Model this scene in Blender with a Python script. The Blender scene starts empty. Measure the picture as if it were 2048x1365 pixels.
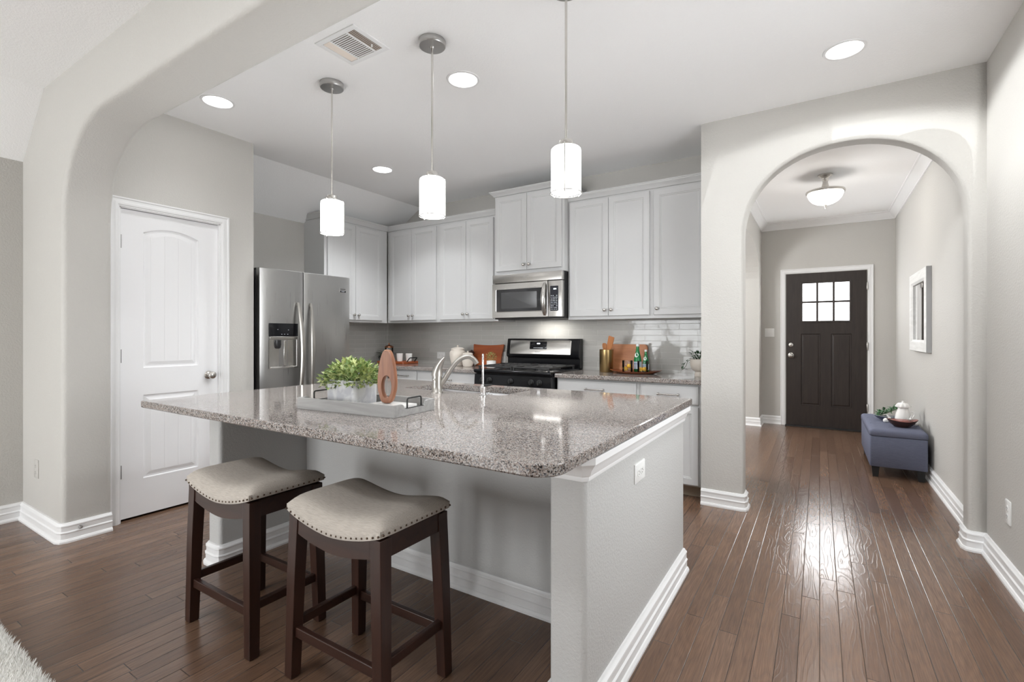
import bpy, bmesh, math, random
from mathutils import Vector, Matrix
random.seed(7)
PI = math.pi
S = bpy.context.scene
C = S.collection

# ------------------------------------------------------------------ camera
cam = bpy.data.cameras.new('camera')
cam.sensor_fit = 'HORIZONTAL'
cam.sensor_width = 36.0
cam.lens = 36.0 * 974.5 / 2048.0
cam.shift_y = -11.7 / 2048.0
cam.clip_start = 0.02
cam_o = bpy.data.objects.new('camera', cam)
C.objects.link(cam_o)
cam_o.location = (0, 0, 1.22)
cam_o.rotation_euler = (PI / 2, 0, math.radians(32.27))
S.camera = cam_o

# ------------------------------------------------------------------ world, light, exposure
S.view_settings.view_transform = 'Standard'
S.view_settings.look = 'None'
S.view_settings.gamma = 1.0
S.view_settings.exposure = 0.31
S.view_settings.use_curve_mapping = False
S.cycles.max_bounces = 10
S.cycles.diffuse_bounces = 6
S.cycles.glossy_bounces = 5
S.cycles.transmission_bounces = 8
S.cycles.caustics_reflective = False
S.cycles.caustics_refractive = False
S.cycles.sample_clamp_direct = 4.0
S.cycles.sample_clamp_indirect = 4.0

wd = bpy.data.worlds.new('sky')
S.world = wd
wd.use_nodes = True
wd.node_tree.nodes['Background'].inputs[0].default_value = (0.80, 0.90, 1.0, 1)
wd.node_tree.nodes['Background'].inputs[1].default_value = 0.8

# daylight: living room windows behind the camera, plus added side and dining lights
# (x, y, z, direction, width, height, watts, colour)
DAY = (0.965, 0.985, 1.0)
LAMP = (0.955, 0.98, 1.0)
WINDOWS = [(-3.95, -4.5, 1.45), (-2.95, -4.5, 1.45), (-1.55, -4.5, 1.45), (-0.25, -4.5, 1.45)]  # the last two are added for overall light
WIN_W, WIN_H = 0.92, 1.75


def area(name, loc, rot, w, h, watts, col=DAY):
    l = bpy.data.lights.new(name, 'AREA')
    l.shape = 'RECTANGLE'
    l.size, l.size_y = w, h
    l.energy = watts
    l.color = col
    o = bpy.data.objects.new(name, l)
    C.objects.link(o)
    o.location = loc
    o.rotation_euler = rot
    return o


for i, (x, y, z) in enumerate(WINDOWS):
    area('window_daylight', (x, y - 0.10, z), (PI / 2, 0, 0), WIN_W, WIN_H, (102, 102, 15, 11)[i])
# two unseen overhead lights added in the living room, just behind the camera
for (x, y) in ((-1.75, -0.15), (-0.75, -0.15)):
    lo = area('living_overhead_fill', (x, y, 2.70), (0, 0, 0), 0.35, 0.35, 8, LAMP)
    lo.data.shape = 'DISK'
area('added_side_daylight', (0.96, 2.05, 1.35), (PI / 2, 0, PI / 2), 1.3, 1.3, 25)  # daylight added through an unseen window in the right wall
ch = bpy.data.lights.new('dining_fill_light', 'POINT')      # unseen light added in the dining room to brighten the hall end
ch.energy = 95
ch.shadow_soft_size = 0.25
ch.color = LAMP
ch_o = bpy.data.objects.new('dining_fill_light', ch)
C.objects.link(ch_o)
ch_o.location = (-1.95, 5.15, 1.95)
area('added_dining_daylight', (-3.95, 6.2, 1.5), (PI / 2, 0, -PI / 2), 1.6, 1.6, 35)  # unseen light added inside the dining room, no window built for it

# ------------------------------------------------------------------ materials


def mat(name, base=(0.8, 0.8, 0.8), rough=0.5, metal=0.0, spec=0.5, emit=None, estr=0.0, trans=0.0, ior=1.45, coat=0.0):
    m = bpy.data.materials.new(name)
    m.use_nodes = True
    b = m.node_tree.nodes['Principled BSDF']
    b.inputs['Base Color'].default_value = (*base, 1)
    b.inputs['Roughness'].default_value = rough
    b.inputs['Metallic'].default_value = metal
    b.inputs['Specular IOR Level'].default_value = spec
    b.inputs['IOR'].default_value = ior
    b.inputs['Transmission Weight'].default_value = trans
    b.inputs['Coat Weight'].default_value = coat
    if emit:
        b.inputs['Emission Color'].default_value = (*emit, 1)
        b.inputs['Emission Strength'].default_value = estr
    return m


class NT:
    """small node-tree writer"""

    def __init__(s, m):
        s.t = m.node_tree
        s.b = s.t.nodes['Principled BSDF']

    def n(s, typ, **kw):
        nd = s.t.nodes.new(typ)
        for k, v in kw.items():
            setattr(nd, k, v)
        return nd

    def l(s, a, b):
        s.t.links.new(a, b)

    def math(s, op, a, b=None, c=None):
        nd = s.n('ShaderNodeMath', operation=op)
        for i, v in enumerate((a, b, c)):
            if v is None:
                continue
            if isinstance(v, (int, float)):
                nd.inputs[i].default_value = v
            else:
                s.l(v, nd.inputs[i])
        return nd.outputs[0]

    def coords(s, scale=(1, 1, 1), out='Object'):
        tc = s.n('ShaderNodeTexCoord')
        mp = s.n('ShaderNodeMapping')
        mp.inputs['Scale'].default_value = scale
        s.l(tc.outputs[out], mp.inputs[0])
        return mp.outputs[0]

    def noise(s, vec, scale, detail=2.0, rough=0.5, dist=0.0):
        nd = s.n('ShaderNodeTexNoise')
        nd.inputs['Scale'].default_value = scale
        nd.inputs['Detail'].default_value = detail
        nd.inputs['Roughness'].default_value = rough
        nd.inputs['Distortion'].default_value = dist
        s.l(vec, nd.inputs['Vector'])
        return nd.outputs['Fac']

    def ramp(s, fac, stops, interp='LINEAR'):
        nd = s.n('ShaderNodeValToRGB')
        cr = nd.color_ramp
        cr.interpolation = interp
        while len(cr.elements) < len(stops):
            cr.elements.new(0.5)
        for e, (p, c) in zip(cr.elements, stops):
            e.position = p
            e.color = (*c, 1) if len(c) == 3 else c
        s.l(fac, nd.inputs[0])
        return nd.outputs[0]

    def bump(s, h, strength=0.2, dist=0.01, normal=None):
        nd = s.n('ShaderNodeBump')
        nd.inputs['Strength'].default_value = strength
        nd.inputs['Distance'].default_value = dist
        s.l(h, nd.inputs['Height'])
        if normal is not None:
            s.l(normal, nd.inputs['Normal'])
        return nd.outputs[0]

    def mix(s, fac, a, b, blend='MIX'):
        nd = s.n('ShaderNodeMix', data_type='RGBA', blend_type=blend)
        if isinstance(fac, (int, float)):
            nd.inputs[0].default_value = fac
        else:
            s.l(fac, nd.inputs[0])
        for i, v in ((6, a), (7, b)):
            if isinstance(v, tuple):
                nd.inputs[i].default_value = (*v, 1)
            else:
                s.l(v, nd.inputs[i])
        return nd.outputs[2]


def painted(name, base, rough=0.75, strength=0.18, scale=140, spec=0.3):
    m = mat(name, base, rough, spec=spec)
    n = NT(m)
    v = n.coords()
    h = n.noise(v, scale, 2.0, 0.55, 0.4)
    n.l(n.bump(h, strength, 0.006), n.b.inputs['Normal'])
    return m


WALLC = (0.505, 0.490, 0.462)
M_wall = painted('wall_paint', WALLC, 0.62, 0.35, 95, 0.35)
M_wallsmooth = painted('wall_paint_smooth', WALLC, 0.65, 0.15, 120, 0.3)
M_ceil = painted('ceiling_paint', (0.92, 0.92, 0.92), 0.9, 0.25, 110, 0.2)
M_island = painted('island_paint', (0.49, 0.487, 0.477), 0.62, 0.35, 110, 0.35)
M_trim = mat('white_trim', (0.80, 0.80, 0.80), 0.35)
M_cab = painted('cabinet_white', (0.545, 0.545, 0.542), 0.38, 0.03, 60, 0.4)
M_cabin = mat('cabinet_side', (0.66, 0.65, 0.63), 0.5)
M_door = painted('door_white', (0.86, 0.86, 0.87), 0.36, 0.03, 60, 0.4)


def make_floor():
    m = mat('wood_floor', (0.12, 0.07, 0.045), 0.22, spec=0.5)
    n = NT(m)
    tc = n.n('ShaderNodeTexCoord')
    sp = n.n('ShaderNodeSeparateXYZ')
    n.l(tc.outputs['Object'], sp.inputs[0])
    x, y = sp.outputs[0], sp.outputs[1]
    W, L = 0.0705, 1.05
    xs = n.math('DIVIDE', x, W)
    row = n.math('FLOOR', xs)
    wn = n.n('ShaderNodeTexWhiteNoise', noise_dimensions='1D')
    n.l(row, wn.inputs['W'])
    ys = n.math('ADD', n.math('DIVIDE', y, L), n.math('MULTIPLY', wn.outputs['Value'], 9.0))
    colm = n.math('FLOOR', ys)
    cx = n.n('ShaderNodeCombineXYZ')
    n.l(row, cx.inputs[0])
    n.l(colm, cx.inputs[1])
    w2 = n.n('ShaderNodeTexWhiteNoise', noise_dimensions='2D')
    n.l(cx.outputs[0], w2.inputs['Vector'])
    rid = w2.outputs['Value']
    fx = n.math('SUBTRACT', xs, row)
    fy = n.math('SUBTRACT', ys, colm)
    ex = n.math('MULTIPLY', n.math('MINIMUM', fx, n.math('SUBTRACT', 1.0, fx)), W)
    ey = n.math('MULTIPLY', n.math('MINIMUM', fy, n.math('SUBTRACT', 1.0, fy)), L)
    e = n.math('MINIMUM', ex, ey)
    mr = n.n('ShaderNodeMapRange')
    mr.inputs['From Min'].default_value = 0.0
    mr.inputs['From Max'].default_value = 0.0022
    n.l(e, mr.inputs['Value'])
    edge = mr.outputs[0]                       # 0 in the joint, 1 on the board
    # grain coordinates, shifted per board
    gv = n.n('ShaderNodeCombineXYZ')
    n.l(n.math('ADD', n.math('MULTIPLY', x, 9.0), n.math('MULTIPLY', rid, 57.0)), gv.inputs[0])
    n.l(n.math('MULTIPLY', y, 1.25), gv.inputs[1])
    n.l(n.math('MULTIPLY', rid, 31.0), gv.inputs[2])
    big = n.noise(gv.outputs[0], 1.2, 2.0, 0.45, 0.35)
    rings = n.math('PINGPONG', n.math('MULTIPLY', big, 13.0), 0.5)
    ridge = n.math('POWER', n.math('MULTIPLY', rings, 2.0), 5.0)
    fv = n.n('ShaderNodeCombineXYZ')
    n.l(n.math('MULTIPLY', x, 150.0), fv.inputs[0])
    n.l(n.math('MULTIPLY', y, 4.5), fv.inputs[1])
    n.l(n.math('MULTIPLY', rid, 11.0), fv.inputs[2])
    fine = n.noise(fv.outputs[0], 1.6, 3.0, 0.6)
    c1 = n.ramp(rid, [(0.0, (0.125, 0.070, 0.045)), (0.5, (0.165, 0.095, 0.060)), (1.0, (0.206, 0.121, 0.078))])
    c2 = n.mix(n.math('MULTIPLY', rings, 0.75), c1, (0.095, 0.058, 0.039))
    c3 = n.mix(n.math('MULTIPLY', n.math('SUBTRACT', fine, 0.38), 1.8), c2, (0.062, 0.037, 0.026))
    c4 = n.mix(edge, (0.020, 0.012, 0.009), c3)
    n.l(c4, n.b.inputs['Base Color'])
    rg = n.math('ADD', n.math('MULTIPLY', rings, 0.10), n.math('ADD', n.math('MULTIPLY', fine, 0.08), 0.15))
    n.l(rg, n.b.inputs['Roughness'])
    h = n.math('ADD', n.math('MULTIPLY', edge, 0.9),
               n.math('ADD', n.math('MULTIPLY', ridge, 0.30), n.math('MULTIPLY', fine, 0.25)))
    tl = n.math('MULTIPLY', n.math('SUBTRACT', fx, 0.5), n.math('MULTIPLY', n.math('SUBTRACT', rid, 0.5), 0.35))
    n.l(n.bump(n.math('ADD', h, tl), 0.45, 0.0016), n.b.inputs['Normal'])
    return m


M_floor = make_floor()


def make_granite(name='granite', k=0.50):
    m = mat(name, (0.45, 0.4, 0.36), 0.07, spec=0.5)
    n = NT(m)
    v = n.coords()
    vo = n.n('ShaderNodeTexVoronoi')
    vo.inputs['Scale'].default_value = 300
    n.l(v, vo.inputs['Vector'])
    sc = n.n('ShaderNodeSeparateColor')
    n.l(vo.outputs['Color'], sc.inputs[0])
    c1 = n.ramp(sc.outputs[0], [(0.0, (0.02 * k, 0.018 * k, 0.018 * k)), (0.13, (0.04 * k, 0.034 * k, 0.033 * k)),
                                (0.17, (0.28 * k, 0.23 * k, 0.20 * k)), (0.38, (0.50 * k, 0.40 * k, 0.355 * k)),
                                (0.62, (0.70 * k, 0.64 * k, 0.59 * k)), (0.82, (0.84 * k, 0.81 * k, 0.78 * k)),
                                (0.90, (0.34 * k, 0.34 * k, 0.35 * k)), (1.0, (0.22 * k, 0.22 * k, 0.235 * k))], 'LINEAR')
    cl = n.noise(v, 26, 3.0, 0.6)
    c2 = n.mix(n.math('MULTIPLY', n.math('SUBTRACT', cl, 0.35), 0.4), c1, (0.40 * k, 0.32 * k, 0.265 * k))
    n.l(c2, n.b.inputs['Base Color'])
    return m


M_granite = make_granite()


def make_tile():
    m = mat('glass_tile', (0.37, 0.355, 0.325), 0.08, spec=0.5)
    n = NT(m)
    tc = n.n('ShaderNodeTexCoord')
    sp = n.n('ShaderNodeSeparateXYZ')
    n.l(tc.outputs['Object'], sp.inputs[0])
    cv = n.n('ShaderNodeCombineXYZ')
    n.l(n.math('ADD', sp.outputs[0], sp.outputs[1]), cv.inputs[0])
    n.l(sp.outputs[2], cv.inputs[1])
    br = n.n('ShaderNodeTexBrick')
    br.offset = 0.5
    br.inputs['Scale'].default_value = 1.0
    br.inputs['Brick Width'].default_value = 0.302
    br.inputs['Row Height'].default_value = 0.0508
    br.inputs['Mortar Size'].default_value = 0.0014
    br.inputs['Mortar Smooth'].default_value = 0.15
    br.inputs['Color1'].default_value = (0.42, 0.41, 0.385, 1)
    br.inputs['Color2'].default_value = (0.46, 0.45, 0.425, 1)
    br.inputs['Mortar'].default_value = (0.58, 0.57, 0.545, 1)
    n.l(cv.outputs[0], br.inputs['Vector'])
    n.l(br.outputs['Color'], n.b.inputs['Base Color'])
    rr = n.math('ADD', n.math('MULTIPLY', br.outputs['Fac'], 0.5), 0.06)
    n.l(rr, n.b.inputs['Roughness'])
    wob = n.noise(cv.outputs[0], 16, 1.0, 0.4)
    b1 = n.bump(wob, 0.05, 0.012)
    hh = n.math('SUBTRACT', 1.0, br.outputs['Fac'])
    n.l(n.bump(hh, 0.6, 0.0016, b1), n.b.inputs['Normal'])
    return m


M_tile = make_tile()


def steel(name, base=(0.60, 0.595, 0.585), rough=0.26, axis='z'):
    m = mat(name, base, rough, 1.0)
    n = NT(m)
    sc = {'z': (260, 260, 3), 'x': (3, 260, 260), 'y': (260, 3, 260)}[axis]
    v = n.coords(sc)
    f = n.noise(v, 1.0, 2.0)
    n.l(n.math('ADD', n.math('MULTIPLY', f, 0.12), rough - 0.06), n.b.inputs['Roughness'])
    n.l(n.bump(f, 0.06, 0.0008), n.b.inputs['Normal'])
    return m


M_steelz = steel('steel_vertical_brush', (0.40, 0.395, 0.385), 0.30, 'z')
M_steelx = steel('steel_horizontal_brush', (0.60, 0.585, 0.56), 0.22, 'x')
M_nickel = mat('brushed_nickel', (0.62, 0.60, 0.57), 0.25, 1.0)
M_faucet = mat('faucet_nickel', (0.46, 0.44, 0.41), 0.30, 1.0)
M_chrome = mat('chrome', (0.82, 0.82, 0.82), 0.07, 1.0)
M_satin = mat('satin_nickel_dark', (0.42, 0.41, 0.40), 0.3, 1.0)
M_hinge = mat('hinge_grey', (0.22, 0.215, 0.21), 0.45, 0.8)
M_sinksteel = mat('sink_steel', (0.66, 0.67, 0.69), 0.2, 1.0)
M_black = mat('black_enamel', (0.006, 0.006, 0.007), 0.14, spec=0.28)
M_blackmat = mat('black_matte', (0.012, 0.012, 0.012), 0.55)
M_iron = mat('cast_iron', (0.02, 0.019, 0.019), 0.5)
M_darkside = mat('fridge_side_grey', (0.035, 0.034, 0.033), 0.45)
M_glassblk = mat('dark_glass', (0.022, 0.022, 0.023), 0.06)
M_gasket = mat('gasket', (0.006, 0.006, 0.006), 0.8)
M_plastic = mat('white_plastic', (0.78, 0.78, 0.765), 0.35)
M_slot = mat('slot_dark', (0.03, 0.03, 0.03), 0.7)
M_ivory = mat('ivory_ceramic', (0.62, 0.565, 0.50), 0.35)
M_ceramic = mat('white_ceramic', (0.80, 0.79, 0.77), 0.25)
M_leaf = None


def wood(name, c1, c2, rough=0.4, axis=2, scale=1.0, coat=0.0):
    m = mat(name, c1, rough, coat=coat)
    n = NT(m)
    s = [22 * scale] * 3
    s[axis] = 2.0 * scale
    v = n.coords(tuple(s))
    a = n.noise(v, 1.0, 4.0, 0.6, 0.8)
    n.l(n.ramp(a, [(0.3, c1), (0.7, c2)]), n.b.inputs['Base Color'])
    n.l(n.bump(a, 0.08, 0.002), n.b.inputs['Normal'])
    return m


M_espresso = wood('espresso_wood', (0.040, 0.016, 0.010), (0.022, 0.0085, 0.006), 0.32, 2)
M_espressox = wood('espresso_wood_rail', (0.040, 0.016, 0.010), (0.022, 0.0085, 0.006), 0.32, 0)
M_doorwood = wood('dark_door_wood', (0.017, 0.011, 0.009), (0.030, 0.021, 0.017), 0.45, 2, 1.6)
M_boardL = wood('cherry_board', (0.30, 0.075, 0.020), (0.21, 0.045, 0.014), 0.4, 0)
M_boardR = wood('acacia_board', (0.50, 0.21, 0.09), (0.34, 0.125, 0.05), 0.4, 0)
M_sculpt = wood('sculpture_wood', (0.30, 0.128, 0.062), (0.17, 0.062, 0.030), 0.38, 2, 1.4)
M_platter = wood('platter_wood', (0.25, 0.075, 0.025), (0.16, 0.04, 0.015), 0.3, 0)
M_spoon = wood('spatula_wood', (0.46, 0.19, 0.075), (0.36, 0.14, 0.05), 0.45, 2)
M_greywood = wood('grey_washed_wood', (0.36, 0.355, 0.345), (0.25, 0.245, 0.24), 0.6, 0, 1.2)
M_shoe = wood('shoe_moulding', (0.20, 0.115, 0.07), (0.14, 0.08, 0.05), 0.35, 0)


def fabric(name, c1, c2, sc=900, st=0.4):
    m = mat(name, c1, 0.92, spec=0.15)
    n = NT(m)
    v = n.coords()
    w1 = n.n('ShaderNodeTexWave', bands_direction='X')
    w1.inputs['Scale'].default_value = sc / 6.3
    w1.inputs['Distortion'].default_value = 1.5
    n.l(v, w1.inputs['Vector'])
    w2 = n.n('ShaderNodeTexWave', bands_direction='Y')
    w2.inputs['Scale'].default_value = sc / 6.3
    w2.inputs['Distortion'].default_value = 1.5
    n.l(v, w2.inputs['Vector'])
    f = n.math('MULTIPLY', n.math('ADD', w1.outputs['Fac'], w2.outputs['Fac']), 0.5)
    slub = n.noise(n.coords((30, 260, 260)), 1.0, 3.0)
    g = n.math('ADD', n.math('MULTIPLY', f, 0.4), n.math('MULTIPLY', slub, 0.6))
    n.l(n.ramp(g, [(0.25, c2), (0.7, c1)]), n.b.inputs['Base Color'])
    n.l(n.bump(f, st, 0.001), n.b.inputs['Normal'])
    return m


M_linen = fabric('linen_grey_beige', (0.50, 0.455, 0.405), (0.33, 0.30, 0.265))
M_bench = fabric('slate_blue_upholstery', (0.155, 0.165, 0.225), (0.115, 0.125, 0.175), 1100)
M_rug = mat('white_shag', (0.86, 0.85, 0.82), 0.95, spec=0.1)


def leafmat(name, c1, c2, rough=0.45):
    m = mat(name, c1, rough)
    n = NT(m)
    oi = n.n('ShaderNodeNewGeometry')
    n.l(n.ramp(oi.outputs['Random Per Island'], [(0.0, c1), (1.0, c2)]), n.b.inputs['Base Color'])
    return m


M_leaf1 = leafmat('boxwood_leaf', (0.10, 0.20, 0.05), (0.58, 0.62, 0.28))
M_leaf2 = leafmat('dark_leaf', (0.020, 0.055, 0.022), (0.055, 0.11, 0.05))
M_leaf3 = leafmat('olive_leaf', (0.16, 0.19, 0.05), (0.42, 0.38, 0.14))
M_leaf4 = leafmat('eucalyptus_leaf', (0.04, 0.12, 0.05), (0.10, 0.22, 0.10))
M_stem = mat('stem_green', (0.07, 0.09, 0.03), 0.6)
M_soil = mat('soil', (0.03, 0.02, 0.015), 0.9)
M_marble = painted('white_marble', (0.78, 0.78, 0.79), 0.3, 0.02, 10)
nm = NT(M_marble)
mv = nm.coords((6, 6, 6))
nm.l(nm.ramp(nm.noise(mv, 1.5, 5.0, 0.6, 1.6), [(0.42, (0.48, 0.48, 0.505)), (0.55, (0.62, 0.62, 0.62))]), nm.b.inputs['Base Color'])
M_shade = mat('lit_alabaster_shade', (0.9, 0.89, 0.86), 0.4, emit=(0.95, 0.978, 1.0), estr=44.0)
M_bowlshade = mat('lit_glass_bowl', (0.9, 0.87, 0.8), 0.4, emit=(1.0, 0.96, 0.89), estr=7.0)
M_can = mat('lit_downlight', (1, 1, 1), 0.5, emit=(1.0, 0.99, 0.97), estr=16.0)
M_pane = mat('frosted_pane_daylight', (0.9, 0.9, 0.9), 0.3, emit=(0.97, 0.985, 1.0), estr=20)
M_clear = mat('clear_glass', (1, 1, 1), 0.02, trans=1.0, ior=1.35)
_t = M_clear.node_tree
_tr = _t.nodes.new('ShaderNodeBsdfTransparent')
_tr.inputs[0].default_value = (0.93, 0.95, 0.95, 1)
_gl = _t.nodes.new('ShaderNodeBsdfGlossy')
_gl.inputs['Roughness'].default_value = 0.03
_fr = _t.nodes.new('ShaderNodeFresnel')
_fr.inputs[0].default_value = 1.45
_mx = _t.nodes.new('ShaderNodeMixShader')
_t.links.new(_fr.outputs[0], _mx.inputs[0])
_t.links.new(_tr.outputs[0], _mx.inputs[1])
_t.links.new(_gl.outputs[0], _mx.inputs[2])
_t.links.new(_mx.outputs[0], _t.nodes['Material Output'].inputs['Surface'])
M_green = mat('green_bottle_glass', (0.015, 0.20, 0.06), 0.06, trans=0.15, ior=1.45)
M_label = mat('bottle_label', (0.62, 0.70, 0.80), 0.5)
M_labelw = mat('bottle_neck_label', (0.80, 0.82, 0.80), 0.5)
M_labelb = mat('label_blue_mark', (0.10, 0.20, 0.42), 0.5)
M_lemon = painted('lemon_peel', (0.90, 0.48, 0.03), 0.4, 0.15, 300)
M_brass = mat('aged_brass', (0.36, 0.25, 0.115), 0.3, 1.0)
M_copper = mat('copper_lid', (0.50, 0.23, 0.13), 0.25, 1.0)
M_brown = mat('brown_ceramic', (0.055, 0.025, 0.018), 0.25)
M_red = mat('bowl_inside_red', (0.22, 0.035, 0.02), 0.3)
M_navy = mat('pewter_blue', (0.10, 0.115, 0.16), 0.3)
M_pewter = mat('pewter_inside', (0.55, 0.56, 0.60), 0.25, 0.6)
M_mirror = mat('mirror_glass', (0.85, 0.86, 0.86), 0.015, 1.0)
M_frame = wood('white_rustic_frame', (0.78, 0.78, 0.77), (0.64, 0.64, 0.62), 0.6, 1)
M_frameside = mat('frame_side_shade', (0.33, 0.33, 0.33), 0.6)  # grey painted in for the shade on the frame's backlit sides
M_ink = mat('dark_lettering', (0.06, 0.06, 0.06), 0.5)
M_inkw = mat('pale_lettering', (0.62, 0.65, 0.70), 0.5)
M_digit = mat('lit_clock_digits', (0.9, 0.95, 1), 0.5, emit=(0.85, 0.95, 1.0), estr=2.0)
M_vent = mat('vent_white', (0.80, 0.80, 0.80), 0.4)
M_vdark = mat('vent_tan_backing', (0.30, 0.24, 0.19), 0.7)
M_vtan = mat('vent_peach', (0.74, 0.66, 0.59), 0.5)
M_pine = mat('pine_cone', (0.06, 0.025, 0.02), 0.7)
M_kick = mat('toe_kick', (0.36, 0.29, 0.22), 0.5)

# ------------------------------------------------------------------ mesh helpers


def bm_new():
    return bmesh.new()


def box(bm, x0, x1, y0, y1, z0, z1):
    v = [bm.verts.new(p) for p in ((x0, y0, z0), (x1, y0, z0), (x1, y1, z0), (x0, y1, z0),
                                   (x0, y0, z1), (x1, y0, z1), (x1, y1, z1), (x0, y1, z1))]
    for f in ((0, 3, 2, 1), (4, 5, 6, 7), (0, 1, 5, 4), (1, 2, 6, 5), (2, 3, 7, 6), (3, 0, 4, 7)):
        bm.faces.new([v[i] for i in f])
    return bm


def prism(bm, poly, axis, a, b):
    """extrude a 2-D polygon along an axis; poly coords are the two other axes in order"""
    def P(p, t):
        return {'x': (t, p[0], p[1]), 'y': (p[0], t, p[1]), 'z': (p[0], p[1], t)}[axis]
    A = [bm.verts.new(P(p, a)) for p in poly]
    B = [bm.verts.new(P(p, b)) for p in poly]
    n = len(poly)
    bm.faces.new(A)
    bm.faces.new(B[::-1])
    for i in range(n):
        bm.faces.new((A[i], B[i], B[(i + 1) % n], A[(i + 1) % n]))
    return bm


def rings(bm, loops, cap0=True, cap1=True):
    L = [[bm.verts.new(p) for p in lp] for lp in loops]
    n = len(L[0])
    for a, b in zip(L, L[1:]):
        for i in range(n):
            bm.faces.new((a[i], a[(i + 1) % n], b[(i + 1) % n], b[i]))
    if cap0:
        bm.faces.new(L[0][::-1])
    if cap1:
        bm.faces.new(L[-1])
    return bm


def lathe(bm, prof, cx=0, cy=0, cz=0, seg=32, cap0=True, cap1=True, axis='z', sx=1.0, sy=1.0):
    loops = []
    for r, z in prof:
        lp = []
        for i in range(seg):
            a = 2 * PI * i / seg
            u, v = r * math.cos(a) * sx, r * math.sin(a) * sy
            if axis == 'z':
                lp.append((cx + u, cy + v, cz + z))
            elif axis == 'y':
                lp.append((cx + u, cy + z, cz + v))
            else:
                lp.append((cx + z, cy + u, cz + v))
        loops.append(lp)
    return rings(bm, loops, cap0, cap1)


def tube(bm, pts, rad, seg=10, cap=True):
    pts = [Vector(p) for p in pts]
    if not isinstance(rad, (list, tuple)):
        rad = [rad] * len(pts)
    loops = []
    up = None
    for i, p in enumerate(pts):
        t = (pts[min(i + 1, len(pts) - 1)] - pts[max(i - 1, 0)]).normalized()
        if up is None:
            up = Vector((0, 0, 1)) if abs(t.z) < 0.9 else Vector((0, 1, 0))
        s = t.cross(up).normalized()
        up = s.cross(t).normalized()
        loops.append([tuple(p + (s * math.cos(2 * PI * k / seg) + up * math.sin(2 * PI * k / seg)) * rad[i]) for k in range(seg)])
    return rings(bm, loops, cap, cap)


def arcpts(cx, cy, r, a0, a1, n):
    return [(cx + r * math.cos(a0 + (a1 - a0) * i / n), cy + r * math.sin(a0 + (a1 - a0) * i / n)) for i in range(n + 1)]


def rrect(x0, x1, y0, y1, r, seg=6):
    if not isinstance(r, (list, tuple)):
        r = [r] * 4
    out = []
    for (cx, cy, a, rr) in ((x0 + r[0], y0 + r[0], PI, r[0]), (x1 - r[1], y0 + r[1], 1.5 * PI, r[1]),
                            (x1 - r[2], y1 - r[2], 0, r[2]), (x0 + r[3], y1 - r[3], 0.5 * PI, r[3])):
        out += arcpts(cx, cy, rr, a, a + PI / 2, seg) if rr > 0 else [(cx, cy)]
    return out


def rbox(bm, x0, x1, y0, y1, z0, z1, r=0.01, e=0.004, seg=4):
    """box with rounded vertical corners and eased top and bottom edges"""
    def lp(o, z):
        return [(x, y, z) for x, y in rrect(x0 + o, x1 - o, y0 + o, y1 - o, max(r - o, 0.0005), seg)]
    return rings(bm, [lp(e, z0), lp(0, z0 + e), lp(0, z1 - e), lp(e * 0.3, z1 - e * 0.3), lp(e, z1)])


def obj(name, bm, m, parent=None, world=True, smooth=35, bevel=0.0, bseg=2):
    """link ONE mesh object; with a parent the mesh was drawn in world space unless world=False"""
    bmesh.ops.recalc_face_normals(bm, faces=bm.faces[:])
    if parent is not None and world:
        r = parent
        while r.parent is not None:
            r = r.parent
        bmesh.ops.translate(bm, verts=bm.verts[:], vec=-Vector(r.location))
    me = bpy.data.meshes.new(name)
    bm.to_mesh(me)
    bm.free()
    me.materials.append(m)
    if smooth:
        for p in me.polygons:
            p.use_smooth = True
        me.set_sharp_from_angle(angle=math.radians(smooth))
    o = bpy.data.objects.new(name, me)
    C.objects.link(o)
    if parent is not None:
        o.parent = parent
    if bevel:
        md = o.modifiers.new('bevel', 'BEVEL')
        md.width = bevel
        md.segments = bseg
        md.limit_method = 'ANGLE'
        md.angle_limit = math.radians(40)
        md.harden_normals = False
    return o


def thing(name, label, cat, loc=(0, 0, 0), rotz=0.0, group=None):
    o = bpy.data.objects.new(name, None)
    C.objects.link(o)
    o.empty_display_size = 0.1
    o.location = loc
    o.rotation_euler = (0, 0, rotz)
    o['label'] = label
    o['category'] = cat
    if group:
        o['group'] = group
    return o


def tag(o, label, cat, group=None):
    o['label'] = label
    o['category'] = cat
    if group:
        o['group'] = group
    return o


def struct(name, bm, m, **kw):
    o = obj(name, bm, m, **kw)
    o['kind'] = 'structure'
    return o


def dup(root, loc, label, rotz=None, group=None):
    r = root.copy()
    C.objects.link(r)
    r.location = loc
    if rotz is not None:
        r.rotation_euler = (0, 0, rotz)
    r['label'] = label
    if group:
        r['group'] = group
    for ch in list(root.children):
        c = ch.copy()
        C.objects.link(c)
        c.parent = r
        for g in list(ch.children):
            d = g.copy()
            C.objects.link(d)
            d.parent = c
    return r


def text(name, s, size, m, parent, loc, rot, depth=0.0006):
    cu = bpy.data.curves.new(name, 'FONT')
    cu.body = s
    cu.size = size
    cu.extrude = depth
    cu.align_x = 'CENTER'
    cu.align_y = 'CENTER'
    cu.materials.append(m)
    tmp = bpy.data.objects.new(name, cu)
    me = bpy.data.meshes.new_from_object(tmp)
    bpy.data.objects.remove(tmp)
    o = bpy.data.objects.new(name, me)
    C.objects.link(o)
    o.parent = parent
    o.location = loc
    o.rotation_euler = rot
    return o


# ------------------------------------------------------------------ setting: floor, walls, ceiling
XL, XR = -4.60, 0.79           # outer left wall, right wall
XV = -4.485                    # inner face of the living room's outer wall
YB = 4.36                      # kitchen back wall
YH = 7.60                      # hall end wall
ZC = 2.75
bm = bm_new()
box(bm, XL - 0.15, XR + 0.15, -4.7, YH + 0.2, -0.05, 0.0)
struct('floor', bm, M_floor, smooth=0)

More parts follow.
